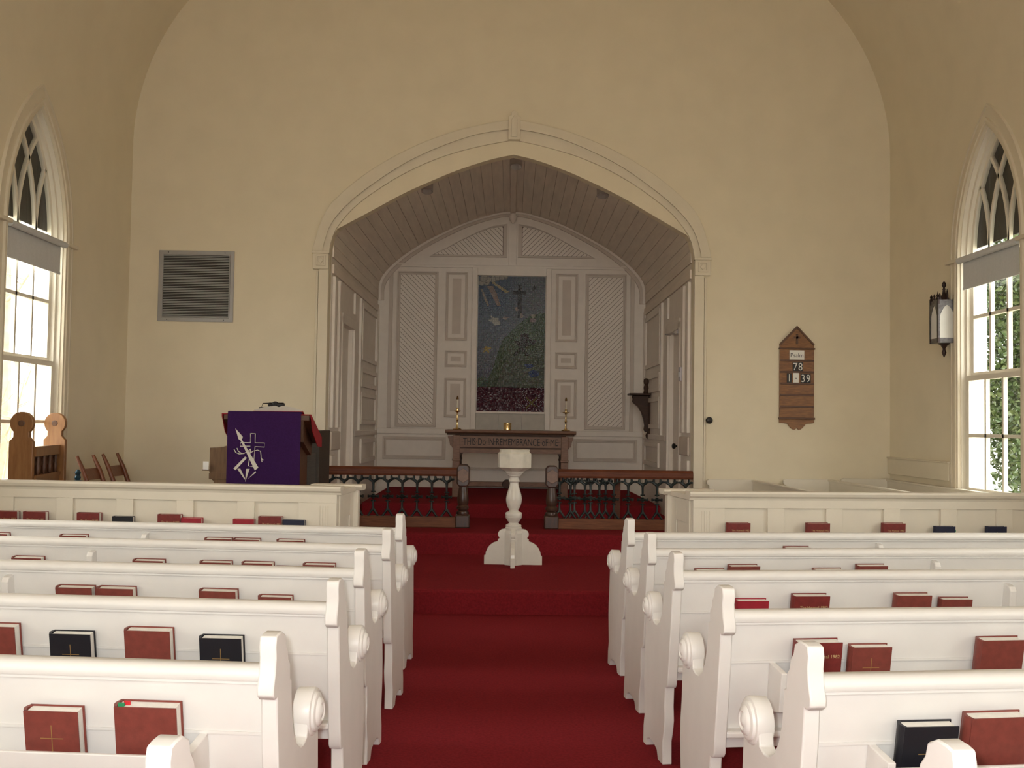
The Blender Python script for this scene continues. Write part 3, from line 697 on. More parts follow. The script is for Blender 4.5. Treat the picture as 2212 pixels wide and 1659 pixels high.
# ------------------------------------------------------------------ choir pews on the right
for i, (bx, zt) in enumerate(((2.585, .935), (3.40, .95), (4.02, .965))):
    o = thing('choir_pew', (bx, 0, 0), 'white sideways choir pew behind the right screen, %s' % ('nearest the arch', 'middle of three', 'against the window wall')[i], 'choir pew', group='white choir pews facing the chancel')
    def sh(x, y, z): return (x+(10.9-y)*(.02, .02, .0)[i]*(1 if i < 2 else 0), y, z)
    MB().prism([(.0,Z1),(.035,Z1),(.035,zt-.02),(.0,zt-.02)], 'y', 7.75, 10.93).xf(sh).build('back_board', 'screen_paint', o)
    MB().prism([(-.012,zt-.02),(.047,zt-.02),(.047,zt),(-.012,zt)], 'y', 7.75, 10.93).xf(sh).build('cap_rail', 'screen_paint', o, bevel=.004)
    for y in (7.72, 10.93): MB().prism([(-.46,Z1),(.035,Z1),(.035,zt),(-.46,zt),(-.485,zt-.012),(-.485,zt-.05),(-.46,zt-.07)], 'y', y, y+.035).xf(sh).build('end_board', 'screen_paint', o, bevel=.003)
    MB().box(-.44, 0, 7.75, 10.93, Z1+.40, Z1+.43).xf(sh).build('seat', 'screen_paint', o)

# ------------------------------------------------------------------ communion rail
RY = 10.85
def baluster_meshes(matn):
    m = MB(); zb, zt = .51, .935; zc = .715
    m.tube([(0,0,zb+.06),(0,0,zb+.11),(0,0,zc-.05)], [.015,.011,.011], 7).tube([(0,0,zc+.05),(0,0,zt-.10),(0,0,zt-.055)], [.011,.013,.018], 7)
    for e in (-1, 1):
        m.tube([(0,0,zt-.07),(e*.02,0,zt-.055),(e*.042,0,zt-.040),(e*.058,0,zt-.035)], [.017,.016,.014,.012], 7)
        m.tube([(e*.034,0,zt-.045),(e*.036,0,zt-.02),(e*.034,0,zt)], [.012,.014,.010], 7)
        m.lathe([(.0,-.012),(.015,-.008),(.017,0),(.015,.008),(0,.012)], 8, 'z', (e*.062, 0, zt-.034))
        m.tube([(0,0,zb+.075),(e*.022,0,zb+.045),(e*.045,0,zb+.012),(e*.055,0,zb)], [.015,.013,.011,.012], 7)
        m.lathe([(.0,-.014),(.016,-.008),(.019,0),(.015,.009),(0,.013)], 8, 'z', (e*.036, 0, zc)); m.tube([(0,0,zc),(e*.036,0,zc)], .013, 6)
        m.lathe([(.0,-.010),(.010,-.004),(.010,.004),(0,.010)], 8, 'z', (e*.050, 0, zc+.008)); m.lathe([(.0,-.010),(.010,-.004),(.010,.004),(0,.010)], 8, 'z', (e*.050, 0, zc-.008))
        for ez in (-1, 1): m.lathe([(.0,-.009),(.010,-.003),(.010,.003),(0,.009)], 8, 'z', (e*.016, 0, zc+ez*.048))
    for ez in (-1, 1): m.lathe([(.0,-.013),(.012,-.005),(.013,.004),(0,.013)], 8, 'z', (0, 0, zc+ez*.045)); m.lathe([(.014,-.008),(.018,0),(.014,.008)], 10, 'z', (0, 0, zc+ez*.018))
    m.xf(lambda x, y, z: (x*1.0, y*1.5, z))
    return m.mesh('baluster', matn, True)
bal = baluster_meshes('iron'); balw = baluster_meshes('iron_worn')
def newel(o, x):
    MB().box(x-.075, x+.075, -.07, .07, Z2, Z2+.135).build('newel_base', 'newel_wood', o, bevel=.012)
    m = MB().lathe([(.06,Z2+.13),(.066,Z2+.15),(.06,Z2+.17),(.045,Z2+.18),(.062,Z2+.195),(.064,Z2+.215),(.05,Z2+.235),(.058,Z2+.26),(.06,Z2+.30),(.052,Z2+.37),(.042,Z2+.42),(.040,Z2+.44),(.052,Z2+.45),(.045,Z2+.462)], 20, 'z', (x, 0, 0)); m.build('newel_shaft', 'newel_wood', o, smooth=True)
    b = MB().prism([(x+a*.066, .945+c*.115) for a, c in ((-1,-.72),(-.62,-1),(.62,-1),(1,-.72),(1,.72),(.62,1),(-.62,1),(-1,.72))], 'y', -.068, .068).build('newel_block', 'newel_wood', o, bevel=.012)
    MB().prism([(x+a*.056, .945+c*.072) for a, c in ((-1,-.55),(0,-1.06),(1,-.55),(1,.55),(0,1.06),(-1,.55))], 'y', -.078, -.064).build('newel_boss', 'newel_face', b, bevel=.004)
    return
def rail(s, x_new, x_end, bal_xs, nm):
    o = thing('communion_rail', (0, RY, 0), 'wood communion rail with dark iron balusters %s of the altar opening' % nm, 'rail', group='communion rails')
    a, b = sorted((x_new+s*.06, x_end))
    MB().prism([(-.045,.935),(.045,.935),(.05,.955),(.045,1.0),(.03,1.025),(-.03,1.025),(-.045,1.0),(-.05,.955)], 'x', a, b).build('top_rail', 'rail_wood', o, bevel=.004)
    MB().box(a, b, -.045, .045, Z2, .51).build('bottom_rail', 'rail_base', o, bevel=.006)
    for x in bal_xs: q = obj('baluster', bal, o); q.location = (x, 0, 0)
    newel(o, x_new)
    return o
def rx(px): return at(px, 1060, y=RY).x
rail(-1, -.482, -1.93, [rx(p) for p in (743,774,806.5,838,869,901,933,965)]+[rx(743)-.154], 'left')
rail(1, .448, 1.93, [rx(1180+p/7.373) for p in (388,617,846,1075,1305,1535,1765,1990)]+[rx(1180+1990/7.373)+.152], 'right')
g = thing('rail_gate', (0, RY+.115, 0), 'worn iron gate folded back behind the right communion rail', 'gate')
gx = [at(1180+p/7.373, 1060, y=RY+.115).x for p in (212,450,705,945)]; sx = at(1180+1132/7.373, 1060, y=RY+.115).x
for k, x in enumerate(gx): q = obj('baluster', balw if k < 3 else bal, g); q.location = (x, 0, 0)
MB().box(gx[0]-.06, sx+.03, -.03, .03, .935, .985).build('top_rail', 'rail_wood', g); MB().box(gx[0]-.06, sx+.03, -.03, .03, .42, .50).build('bottom_rail', 'rail_base', g)
MB().box(sx-.035, sx+.03, -.03, .03, .42, .985).build('stile', 'rail_wood', g, bevel=.004)
MB().box(gx[0]-.075, gx[0]-.045, -.03, .03, .42, .985).build('stile', 'rail_wood', g, bevel=.004)

# ------------------------------------------------------------------ font
fo = thing('baptismal_font', (at(1108, 1228, z=Z1).x+.005, 9.60, Z1), 'white painted font with octagonal bowl on turned stem and scrolled cross feet', 'font')
fo.scale = (1, 1, .973)
def oct_prism(r0, z0, r1, z1): return MB().lathe([(r0, z0), (r1, z1)], 8, 'z', ph=math.pi/8)
k8 = 1/math.cos(math.pi/8)
b_ = MB().lathe([(.148*k8,.92),(.148*k8,1.055),(.138*k8,1.062),(.130*k8,1.072),(.134*k8,1.088),(.136*k8,1.094)], 8, 'z', ph=math.pi/8+.12); b_.build('bowl', 'font_bowl', fo, bevel=.004)
MB().lathe([(.076*k8,.868),(.085*k8,.885),(.118*k8,.905),(.146*k8,.92)], 8, 'z', ph=math.pi/8+.12).build('bowl_neck', 'font_bowl', fo)
MB().lathe([(.076,.335),(.077,.350),(.070,.358),(.074,.366),(.070,.378),(.050,.386),(.043,.395),(.044,.402),(.056,.412),(.062,.425),(.073,.440),(.076,.452),(.073,.456),(.076,.462),(.077,.485),(.070,.495),(.05,.502),(.042,.512),(.042,.520),(.052,.535),(.064,.56),(.072,.592),(.0715,.60),(.073,.605),(.073,.628),(.068,.66),(.057,.70),(.046,.735),(.040,.765),(.039,.775),(.046,.782),(.052,.792),(.048,.806),(.040,.818),(.041,.828),(.056,.838),(.062,.846),(.060,.850),(.068,.858),(.076,.868)], 32).build('stem', 'font_paint', fo, smooth=True)
MB().lathe([(.088,.0),(.088,.30),(.076,.325),(.076,.337)], 8, 'z', ph=math.pi/8).build('core', 'font_paint', fo, bevel=.003)
foot = [(.05,0),(.268,0),(.268,.085),(.256,.085),(.252,.118),(.238,.152),(.215,.182),(.185,.205),(.150,.218),(.144,.222),(.144,.238),(.130,.245),(.128,.255),(.140,.270),(.143,.292),(.133,.315),(.112,.332),(.085,.338),(.05,.338)]
for a in range(4):
    MB().prism([(u, z) for u, z in foot], 'y', -.02, .02).mx(Matrix.Rotation(math.radians(90*a-2), 4, 'Z')).build('foot', 'font_paint', fo, bevel=.003)

# ------------------------------------------------------------------ altar
def chthing(name, x, y, z, label, cat, rz=0, group=None): return thing(name, CH(x, y, z), label, cat, CA+rz, group)
al = chthing('altar_table', .012, 13.35, Z3, 'dark oak altar table carved with lettering along its front', 'table')
AW, AH = .828, .85
MB().prism([(-.30,AH-.045),(-.33,AH-.03),(-.335,AH),(.335,AH),(.33,AH-.03),(.30,AH-.045)], 'x', -AW, AW).build('top', 'oak_face', al, bevel=.005)
MB().box(-AW+.02, AW-.02, -.295, .295, AH-.065, AH-.045).build('top_moulding', 'oak_dark', al, bevel=.006)
for sx_ in (-1, 1):
    for sy in (-1, 1):
        x = sx_*.685; y = sy*.25
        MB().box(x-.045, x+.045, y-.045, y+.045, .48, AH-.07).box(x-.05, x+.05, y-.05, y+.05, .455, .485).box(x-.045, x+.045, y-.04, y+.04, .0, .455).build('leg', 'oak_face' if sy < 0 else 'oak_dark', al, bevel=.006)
    # brackets
    MB().prism([(sx_*.73,AH-.075),(sx_*(AW-.03),AH-.075),(sx_*(AW-.035),AH-.10),(sx_*.775,AH-.15),(sx_*.765,AH-.20),(sx_*.745,AH-.21),(sx_*.73,AH-.24)], 'y', -.27, -.23).build('bracket', 'oak_face', al, bevel=.003)
    MB().prism([(sx_*.64,AH-.28),(sx_*.58,AH-.28),(sx_*.60,AH-.295),(sx_*.61,AH-.31),(sx_*.635,AH-.32),(sx_*.64,AH-.36)], 'y', -.27, -.24).build('spandrel', 'oak_dark', al)
MB().box(-.64, .64, -.275, -.24, AH-.215, AH-.075).build('front_board', 'oak_face', al)
MB().box(-.64, .64, -.285, -.235, AH-.078, AH-.065).box(-.64, .64, -.282, -.238, AH-.235, AH-.215).build('front_moulding', 'oak_dark', al)
MB().box(-.64, .64, -.28, -.24, AH-.29, AH-.235).build('apron', 'oak_face', al)
tm = text_mesh('\u00b7THIS\u00b7Do\u00b7IN\u00b7REMEMBRANCE\u00b7oF\u00b7ME\u00b7', .105, 'carved_ink', .001)
xs = [v.co.x for v in tm.vertices]; zs_ = [v.co.z for v in tm.vertices]; kx = 1.235/(max(xs)-min(xs)); kz = .088/(max(zs_)-min(zs_)); mx_ = (max(xs)+min(xs))/2; mz_ = (max(zs_)+min(zs_))/2
for v in tm.vertices: v.co.x = (v.co.x-mx_)*kx; v.co.z = (v.co.z-mz_)*kz
t = obj('inscription', tm, al); t.location = (0, -.2765, AH-.147)
for sx_ in (-1, 1): MB().box(sx_*.685-.03, sx_*.685+.03, -.23, .23, .12, .17).build('side_stretcher', 'oak_dark', al)
MB().box(-.66, .66, -.03, .03, .125, .185).build('stretcher', 'oak_face', al, bevel=.004)
MB().lathe([(.0,-.05),(.055,-.05),(.06,-.04),(.06,.04),(.055,.05),(0,.05)], 16, 'y', (-.04, 0, .155)).build('stretcher_boss', 'oak_dark', al, smooth=True)
def candlestick(px, label):
    p = at(px, 922, y=13.42); o = thing('candlestick', (p.x, 13.32, Z3+AH), label, 'candlestick', group='candlesticks on the altar')
    MB().lathe([(.055,0),(.058,.008),(.045,.014),(.02,.025),(.012,.04),(.010,.10),(.014,.115),(.017,.122),(.014,.13),(.009,.15),(.009,.21),(.014,.225),(.016,.235)], 18).build('stem', 'brass', o, smooth=True)
    MB().lathe([(.012,.225),(.035,.232),(.046,.240),(.044,.246),(.012,.245)], 18).build('drip_pan', 'brass', o, smooth=True)
    MB().lathe([(.015,.245),(.016,.275),(.0135,.28)], 14).build('socket', 'brass', o, smooth=True)
    MB().lathe([(.009,.27),(.0085,.40),(.004,.403)], 12).build('candle', 'candle_wax', o, smooth=True)
    MB().lathe([(.014,.388),(.015,.405),(.011,.418),(.006,.432),(.003,.436)], 12).build('follower', 'brass_dark', o, smooth=True)
candlestick(988, 'brass candlestick with thin candle at the left end of the altar')
candlestick(1221, 'brass candlestick with thin candle at the right end of the altar')
bp_ = at(1096, 917, y=13.45)
o = thing('brass_vessel', (bp_.x, 13.40, Z3+AH), 'small shiny cylindrical brass vessel in the middle of the altar', 'vessel')
MB().lathe([(.046,0),(.05,.004),(.05,.086),(.047,.09),(.0,.09)], 28).build('body', 'brass', o, smooth=True); MB().lathe([(.052,.082),(.053,.088),(.052,.094),(.02,.097)], 28).build('lid', 'brass', o, smooth=True)

# mosaic
def mosaic():
    o = chthing('mosaic_panel', 0, CB-.004, 1.674, 'glittering mosaic of a cross on a green hill under a blue sky, above the altar', 'mosaic')
    W, H = .98, 1.975
    MB().box(-W/2, W/2, -.004, 0, 0, H).build('backing', 'duct_black', o)
    rnd = random.Random(4); NX, NZ = 68, 136
    def inside(x, y, poly):
        c = False; n = len(poly); j = n-1
        for i in range(n):
            if (poly[i][1] > y) != (poly[j][1] > y) and x < (poly[j][0]-poly[i][0])*(y-poly[i][1])/(poly[j][1]-poly[i][1])+poly[i][0]: c = not c
            j = i
        return c
    hill = [(290,1110),(330,1000),(365,880),(400,770),(470,690),(560,600),(640,535),(720,490),(800,470),(900,465),(900,1260),(250,1260)]
    hill2 = [(140,1250),(150,1170),(200,1135),(260,1160),(290,1110),(450,1080),(450,1260)]
    rays = [[(285,150),(310,140),(470,245),(440,262)],[(240,190),(300,180),(345,270),(385,400),(345,390)],[(168,215),(190,210),(265,390),(240,390)]]
    dove = [(262,548),(290,530),(280,500),(330,520),(370,515),(365,545),(390,585),(330,600),(300,575)]
    dove2 = [(400,520),(430,500),(465,515),(440,545)]
    tree = [(600,690),(640,680),(690,700),(690,740),(760,755),(740,800),(650,820),(640,860),(690,910),(655,920),(610,860),(545,920),(520,905),(590,830),(540,780),(545,755),(600,770),(590,720)]
    star = [(240,812),(252,838),(300,835),(265,860),(275,900),(240,878),(200,898),(215,860),(185,845),(228,838)]
    def colour(u, v):
        x = 147+u*706; y = 80+v*1425
        n = rnd.random()
        if y > 1250:
            if abs(abs(x-725)-abs(y-1410)) < 8 and abs(x-725) < 55: return (.20,.16,.06)
            return rnd.choice([(.10,.02,.035),(.08,.02,.04),(.13,.04,.06),(.06,.015,.03),(.35,.32,.35),(.15,.10,.12)])
        if (565 < x < 606 and 172 < y < 430) or (578 < x < 600 and y < 470 and y > 420) or (558 < x < 590 and 450 < y < 525) or (515 < x < 650 and 234 < y < 268): return (.022,.016,.014)
        if (x-735)**2+(y-205)**2 < 700 and n < .7: return (.03,.025,.02)
        for cx, cy, r in ((200,105,40),(250,120,38),(300,112,36),(345,102,32),(395,95,28),(435,90,22),(180,150,34),(235,150,30)):
            if (x-cx)**2+(y-cy)**2 < r*r: return (.33,.30,.25) if (x-cx)**2+(y-cy)**2 < (r-7)**2 else (.16,.15,.13)
        for i, r in enumerate(rays):
            if inside(x, y, r): return ((.30,.24,.12),(.23,.16,.13),(.24,.20,.16))[i]
        if inside(x, y, dove): return (.34,.34,.31)
        if inside(x, y, dove2): return (.26,.22,.22)
        if inside(x, y, star): return (.34,.26,.06)
        if inside(x, y, tree): return (.035,.022,.02) if n < .75 else (.03,.05,.025)
        if ((x-690)/50)**2+((y-1020)/22)**2 < 1 or ((x-745)/60)**2+((y-1105)/38)**2 < 1: return (.05,.08,.20) if n < .7 else (.09,.12,.16)
        if (x-730)**2+(y-495)**2 < 500: return (.30,.28,.22)
        if 700 < x < 760 and 515 < y < 560: return (.20,.15,.14)
        if (x-550)**2+(y-425)**2 < 380 or (x-595)**2+(y-495)**2 < 700: return (.27,.23,.21)
        if inside(x, y, hill):
            f = min(1, max(0, (y-600)/500)); g = (.05,.085,.032); h_ = (.12,.135,.105)
            edge = .35 if inside(x-90, y-30, hill) else 0
            return tuple(lerp(a, b, f*(.4+.6*edge*2.8))*rnd.uniform(.85,1.15) for a, b in zip(g, h_))
        if inside(x, y, hill2): return tuple(c*rnd.uniform(.8,1.3) for c in (.08,.11,.085))
        f = min(1, max(0, (y-300)/700)); l = min(1, max(0, (x-380)/350))
        a = tuple(lerp(p, q, l) for p, q in zip((.055,.085,.14), (.13,.14,.155)))
        c = tuple(lerp(p, q, f) for p, q in zip(a, (.135,.145,.175)))
        return tuple(k*rnd.uniform(.88,1.12) for k in c)
    vs = []; fs = []; cols = []
    for j in range(NZ):
        for i in range(NX):
            x0, x1 = -W/2+W*i/NX+.0014, -W/2+W*(i+1)/NX-.0014; z0, z1 = H*j/NZ+.0014, H*(j+1)/NZ-.0014
            c = tuple(min(1, 1.2*q) for q in colour((i+.5)/NX, 1-(j+.5)/NZ)); k = len(vs)
            am = .0018 if j < NZ*.18 else lerp(.0011, .0002, min(1, j/NZ*1.6))
            t1, t2_ = rnd.gauss(0, am), rnd.gauss(0, am)
            yy = -.0095
            vs += [(x0, yy-t1-t2_, z0), (x1, yy+t1-t2_, z0), (x1, yy+t1+t2_, z1), (x0, yy-t1+t2_, z1), (x0,-.004,z0), (x1,-.004,z0), (x1,-.004,z1), (x0,-.004,z1)]
            fs += [(k,k+1,k+2,k+3),(k,k+4,k+5,k+1),(k+1,k+5,k+6,k+2),(k+2,k+6,k+7,k+3),(k+3,k+7,k+4,k)]; cols += [c]*5
    me = bpy.data.meshes.new('tesserae'); me.from_pydata(vs, [], fs); at_ = me.color_attributes.new('tile', 'FLOAT_COLOR', 'CORNER')
    buf = []
    for p in me.polygons:
        for _ in range(p.loop_total): buf += [*cols[p.index], 1.0]
    at_.data.foreach_set('color', buf); me.materials.append(MT['mosaic'])
    q = obj('tesserae', me, o); q['kind'] = 'stuff'
mosaic()

# spot cans behind the arch
for px, py, lab in ((923,402,'left slope'),(1115,349,'ridge'),(1302,412,'right slope')):
    p = at(px, py, y=11.55); dx = (0.4*p.x/ max(.3, abs(p.x)) if abs(p.x) > .3 else 0)
    o = thing('spot_lamp', p, 'brushed metal spot can under the chancel vault at the %s' % lab, 'lamp', group='spot cans in the chancel vault')
    R = Matrix.Rotation(math.radians(-18), 4, 'X')
    MB().lathe([(.0,.10),(.03,.098),(.052,.085),(.062,.06),(.066,.02),(.067,-.07),(.062,-.07),(.05,-.02),(.0,-.01)], 24).mx(R).build('can', 'steel_can', o, smooth=True)
    MB().tube([(0,0,.08),(0,.01,.19)], .012).build('stem', 'dark_metal', o)
    MB().lathe([(.045,.17),(.045,.20)], 16).build('mount', 'dark_metal', o)
    sl_ = bpy.data.lights.new('chancel_fill_spot', 'SPOT'); sl_.energy = 3; sl_.color = (1, .9, .78); sl_.spot_size = math.radians(95); sl_.spot_blend = .8; sl_.shadow_soft_size = .04  # added fill light at the can, lifts the dim chancel
    so_ = bpy.data.objects.new('chancel_fill_spot', sl_); COL.objects.link(so_); so_.location = p+Vector((0, .035, -.11)); so_.rotation_euler = (Vector((p.x*.6, 15.0, 2.9))-so_.location).to_track_quat('-Z', 'Y').to_euler()
# bracket shelf on the right chancel wall
o = chroot('bracket_shelf', 'carved dark wood bracket shelf on the right chancel wall', 'shelf', None)
yb = 14.42; xw = CW
MB().prism([(xw-.02,1.92),(xw-.02,1.42),(xw-.06,1.405),(xw-.085,1.44),(xw-.075,1.50),(xw-.09,1.58),(xw-.12,1.68),(xw-.17,1.76),(xw-.22,1.80),(xw-.25,1.83),(xw-.24,1.87),(xw-.255,1.90),(xw-.25,1.92)], 'y', yb-.05, yb+.05).build('bracket', 'oak_dark', o, bevel=.01)
MB().box(xw-.30, xw-.005, yb-.16, yb+.16, 1.92, 1.945).build('shelf_board', 'oak_dark', o, bevel=.005)
MB().box(xw-.025, xw-.0, yb-.07, yb+.07, 1.33, 1.92).build('back_plate', 'oak_dark', o, bevel=.008)
MB().lathe([(.0,-.05),(.02,-.03),(.03,0),(.02,.03),(0,.05)], 10, 'z', (xw-.03, yb, 1.36)).build('pendant', 'oak_dark', o, smooth=True)
o = chthing('carved_figure', xw-.055, yb, 1.945, 'small dark carved figure standing on the wall bracket', 'figurine')
MB().lathe([(.035,0),(.04,.02),(.03,.04),(.036,.08),(.03,.11),(.02,.125)], 14).build('robe', 'oak_dark', o, smooth=True)
MB().lathe([(.018,.12),(.034,.14),(.038,.17),(.034,.20),(.015,.215)], 14).build('head', 'oak_dark', o, smooth=True)
o = chthing('switch_box', CW-.035, 11.60, 2.0, 'small pale metal switch box on the right pilaster by the chancel door', 'switch')
MB().box(-.02, .001, -.06, .06, 0, .16).build('plate', 'switch_plate', o, bevel=.005); MB().box(-.03, -.02, -.02, .02, .05, .10).build('toggle', 'frosted', o)

# ------------------------------------------------------------------ vent grille
v = thing('vent_grille', (-3.366, D, 2.907), 'square grey louvred vent grille on the front wall left of the arch', 'vent')
MB().frame(-.40, .40, -.38, .38, .042, -.014, 0).build('frame', 'alu', v, bevel=.004)
MB().frame(-.358, .358, -.338, .338, .008, -.02, 0).build('inner_lip', 'alu', v)
MB().box(-.355, .355, -.002, 0, -.335, .335).build('duct', 'duct_black', v)
sm = MB().add([(-.35,-.013,-.0045),(.35,-.013,-.0045),(.35,-.003,.0055),(-.35,-.003,.0055),(-.35,-.0115,-.0055),(.35,-.0115,-.0055),(.35,-.0015,.0045),(-.35,-.0015,.0045)], [(0,1,2,3),(7,6,5,4),(0,4,5,1),(2,6,7,3),(0,3,7,4),(1,5,6,2)]).mesh('slat', 'slat_alu')
for k in range(38): q = obj('slat', sm, v); q.location = (0, 0, -.322+k*.0174)
for x in (-.30, .30):
    for z in (-.36, .36): MB().lathe([(.006,0),(.005,-.003)], 8, 'y', (x, -.014, z)).build('screw', 'dark_metal', v)

# ------------------------------------------------------------------ hymn board
hb = thing('hymn_board', (3.067, D, 1.466), 'brown wooden hymn board with gabled top on the front wall', 'hymn board')
bw_, z0 = .185, .082
outl = [(-bw_,z0),(-bw_,.93),(0,1.115),(bw_,.93),(bw_,z0)]+[(.10,z0-.01),(.07,.035),(.045,.012),(.02,.008),(.006,.022),(0,.03),(-.006,.022),(-.02,.008),(-.045,.012),(-.07,.035),(-.10,z0-.01)]
MB().prism(outl, 'y', -.022, 0).build('board', 'board_wood', hb, bevel=.003)
m = MB().band([(-bw_-.004,.925),(0,1.122),(bw_+.004,.925)], [(-bw_+.012,.915),(0,1.092),(bw_-.012,.915)], 'y', -.032, 0); m.build('gable_moulding', 'board_edge', hb)
MB().box(-bw_-.008, bw_+.008, -.04, 0, .868, .885).build('upper_moulding', 'board_edge', hb, bevel=.004)
MB().box(-bw_-.008, bw_+.008, -.04, 0, .118, .14).build('lower_moulding', 'board_edge', hb, bevel=.004)
LED = [.745,.622,.497,.375,.252]
for z in LED: MB().box(-bw_+.006, bw_-.006, -.034, -.02, z-.006, z+.014).build('ledge', 'board_edge', hb, bevel=.002)
MB().box(-.012, .012, -.026, -.022, .925, 1.035).box(-.035, .035, -.026, -.022, .985, 1.008).build('carved_cross', 'board_edge', hb)
def card(x, z, wd, ht, s, mcard, mtxt, size, label, cat='card', sx=1.0):
    o = thing('number_card' if s.isdigit() else 'name_card', (3.067+x, D-.025, 1.466+z), label, cat, group='cards on the hymn board')
    MB().box(-wd/2, wd/2, -.003, 0, 0, ht).build('card', mcard, o)
    t = obj('lettering', text_mesh(s, size, mtxt, .0004, sx), o); t.location = (0, -.0035, ht/2-(.004 if s != '-' else 0))
card(-.002, .758, .158, .10, 'Psalm', 'card_white', 'ink', .062, 'white paper card reading Psalm at the top of the hymn board')
card(-.020, .636, .053, .094, '7', 'card_black', 'digit', .115, 'black number card, white seven, left of the pair under the Psalm card', sx=.85)
card(.036, .636, .053, .094, '8', 'card_black', 'digit', .115, 'black number card, white eight, right of the pair under the Psalm card', sx=.85)
card(-.083, .511, .050, .10, '1', 'card_black', 'digit', .115, 'black number card, white one, leftmost in the third row of the board', sx=.85)
card(-.010, .511, .060, .106, '-', 'card_white', 'ink', .07, 'white card with a dash on the hymn board')
card(.066, .511, .053, .094, '3', 'card_black', 'digit', .115, 'black number card, white three, just right of the dash card', sx=.85)
card(.121, .511, .053, .094, '9', 'card_black', 'digit', .115, 'black number card, white nine, rightmost in the third row of the board', sx=.85)

# ------------------------------------------------------------------ lantern on the right wall
la = thing('wall_lantern', (HW, 9.53, 2.30), 'gothic metal wall lantern with frosted panes beside the right window', 'lantern')
hex_ = [(0,-.13),(-.11,-.105),(-.17,0.0),(-.11,.105),(0,.13)]     # plan, wall at x=0
hexv = [(-.0,-.12),(-.125,-.075),(-.125,.075),(-.0,.12)]
hexv = [(0,-.115),(-.15,-.085),(-.15,.085),(0,.115)]
zb_, zt_ = .0, .40
MB().prism(hexv, 'z', .0, .045).build('base_band', 'lantern_metal', la); MB().prism(hexv, 'z', .36, .40).build('top_band', 'lantern_metal', la)
for i, (x, y) in enumerate(hexv): MB().box(x-.008, x+.008, y-.008, y+.008, 0, .42).build('corner_post', 'lantern_dark', la)
for i in range(3):
    a, b = Vector((*hexv[i], 0)), Vector((*hexv[i+1], 0)); d = b-a; n = Vector((d.y, -d.x, 0)).normalized()*(1 if i != 1 else 1)
    c = (a+b)/2
    if n.dot(c-Vector((-.06,0,0))) < 0: n = -n
    m = MB(); m.add([a+Vector((0,0,.045)), b+Vector((0,0,.045)), b+Vector((0,0,.36)), a+Vector((0,0,.36)), a-n*.004+Vector((0,0,.045)), b-n*.004+Vector((0,0,.045)), b-n*.004+Vector((0,0,.36)), a-n*.004+Vector((0,0,.36))], [(0,1,2,3),(7,6,5,4),(0,4,5,1),(1,5,6,2),(2,6,7,3),(3,7,4,0)])
    m.build('pane', 'frosted', la)
    L = d.length; e = d.normalized(); h = L/2-.012
    A = []; Bp = []
    for k in range(-8, 9):
        u = h*k/8; z = .25+.10*(1-(abs(k)/8)**1.7); A.append((u, z)); Bp.append((u, .365))
    m = MB().band(A, Bp, 'y', -.004, .004); m.box(-L/2, -h+.0, -.004, .004, .045, .36).box(h, L/2, -.004, .004, .045, .36)
    m.xf(lambda x, y, z: c+e*x+n*(y+.004)+Vector((0,0,z))); m.build('arch_frame', 'lantern_metal', la)
    for k in (-1, 0, 1):
        q = c+e*(k*L*.42); hh = .10 if k == 0 and i != 1 else .06
        MB().lathe([(.016,.40),(.009,.43),(.013,.44),(.002,.40+hh)], 6, 'z', (q.x, q.y, 0)).build('spike', 'lantern_dark', la)
MB().lathe([(.05,.40),(.04,.43),(.018,.46),(.012,.50),(.016,.51),(.008,.52),(.02,.54),(.018,.565),(.006,.58)], 10, 'z', (-.06, 0, 0)).build('top_finial', 'lantern_dark', la, smooth=True)
MB().lathe([(.003,-.13),(.014,-.105),(.022,-.085),(.014,-.06),(.012,-.05),(.03,-.02),(.06,0)], 10, 'z', (-.06, 0, 0)).build('bottom_finial', 'lantern_dark', la, smooth=True)

# ------------------------------------------------------------------ lectern, frontal, Bible
LY = 8.62; LXa, LXb = -2.378, -1.772; LX = (LXa+LXb)/2
le = thing('lectern', (LX, LY, Z1), 'wooden lectern with sloping red clothed desk behind the left screen', 'lectern')
MB().box(-.28, .28, .03, .44, 0, 1.12).build('body', 'lectern_wood', le, bevel=.006)
MB().prism([(.0,1.345),(.0,1.30),(.55,1.10),(.55,1.145)], 'x', -.34, .37).build('desk', 'lectern_wood', le, bevel=.005)
MB().prism([(.0,1.30),(.45,1.12),(.40,1.0),(.03,1.12)], 'x', -.30, .32).build('desk_bracket', 'lectern_wood', le)
MB().prism([(-.006,1.352),(-.006,1.345),(.555,1.14),(.555,1.155)], 'x', -.35, .38).build('desk_cloth', 'red_cloth', le)
for s in (-1, 1):
    x = -.35 if s < 0 else .38
    MB().prism([(-.006,1.352),(-.004,1.33),(.10,1.20),(.35,1.08),(.555,1.07),(.555,1.155)], 'x', *sorted((x, x+s*.006))).build('cloth_drop', 'red_cloth', le)
fr_ = thing('purple_frontal', (LX, LY-.012, Z1), 'purple cloth frontal embroidered with spear, cross and nails hanging on the lectern', 'frontal')
m = MB(); n = 24
for k in range(n):
    x0_, x1_ = lerp(-.303, .303, k/n), lerp(-.303, .303, (k+1)/n)
    y0_, y1_ = .0025*math.sin(k*.9), .0025*math.sin((k+1)*.9)
    m.add([(x0_,-.004,1.365),(x1_,-.004,1.365),(x1_,y1_-.004,.66),(x0_,y0_-.004,.66),(x0_,.0,1.365),(x1_,.0,1.365),(x1_,y1_,.66),(x0_,y0_,.66)], [(0,1,2,3),(7,6,5,4),(2,6,7,3)]+([(0,3,7,4)] if k == 0 else [])+([(1,2,6,5)] if k == n-1 else []))
m.prism([(-.004,1.365),(.01,1.372),(.20,1.30),(.20,1.295),(.0,1.362)], 'x', -.303, .303)
m.build('cloth', 'purple_cloth', fr_)
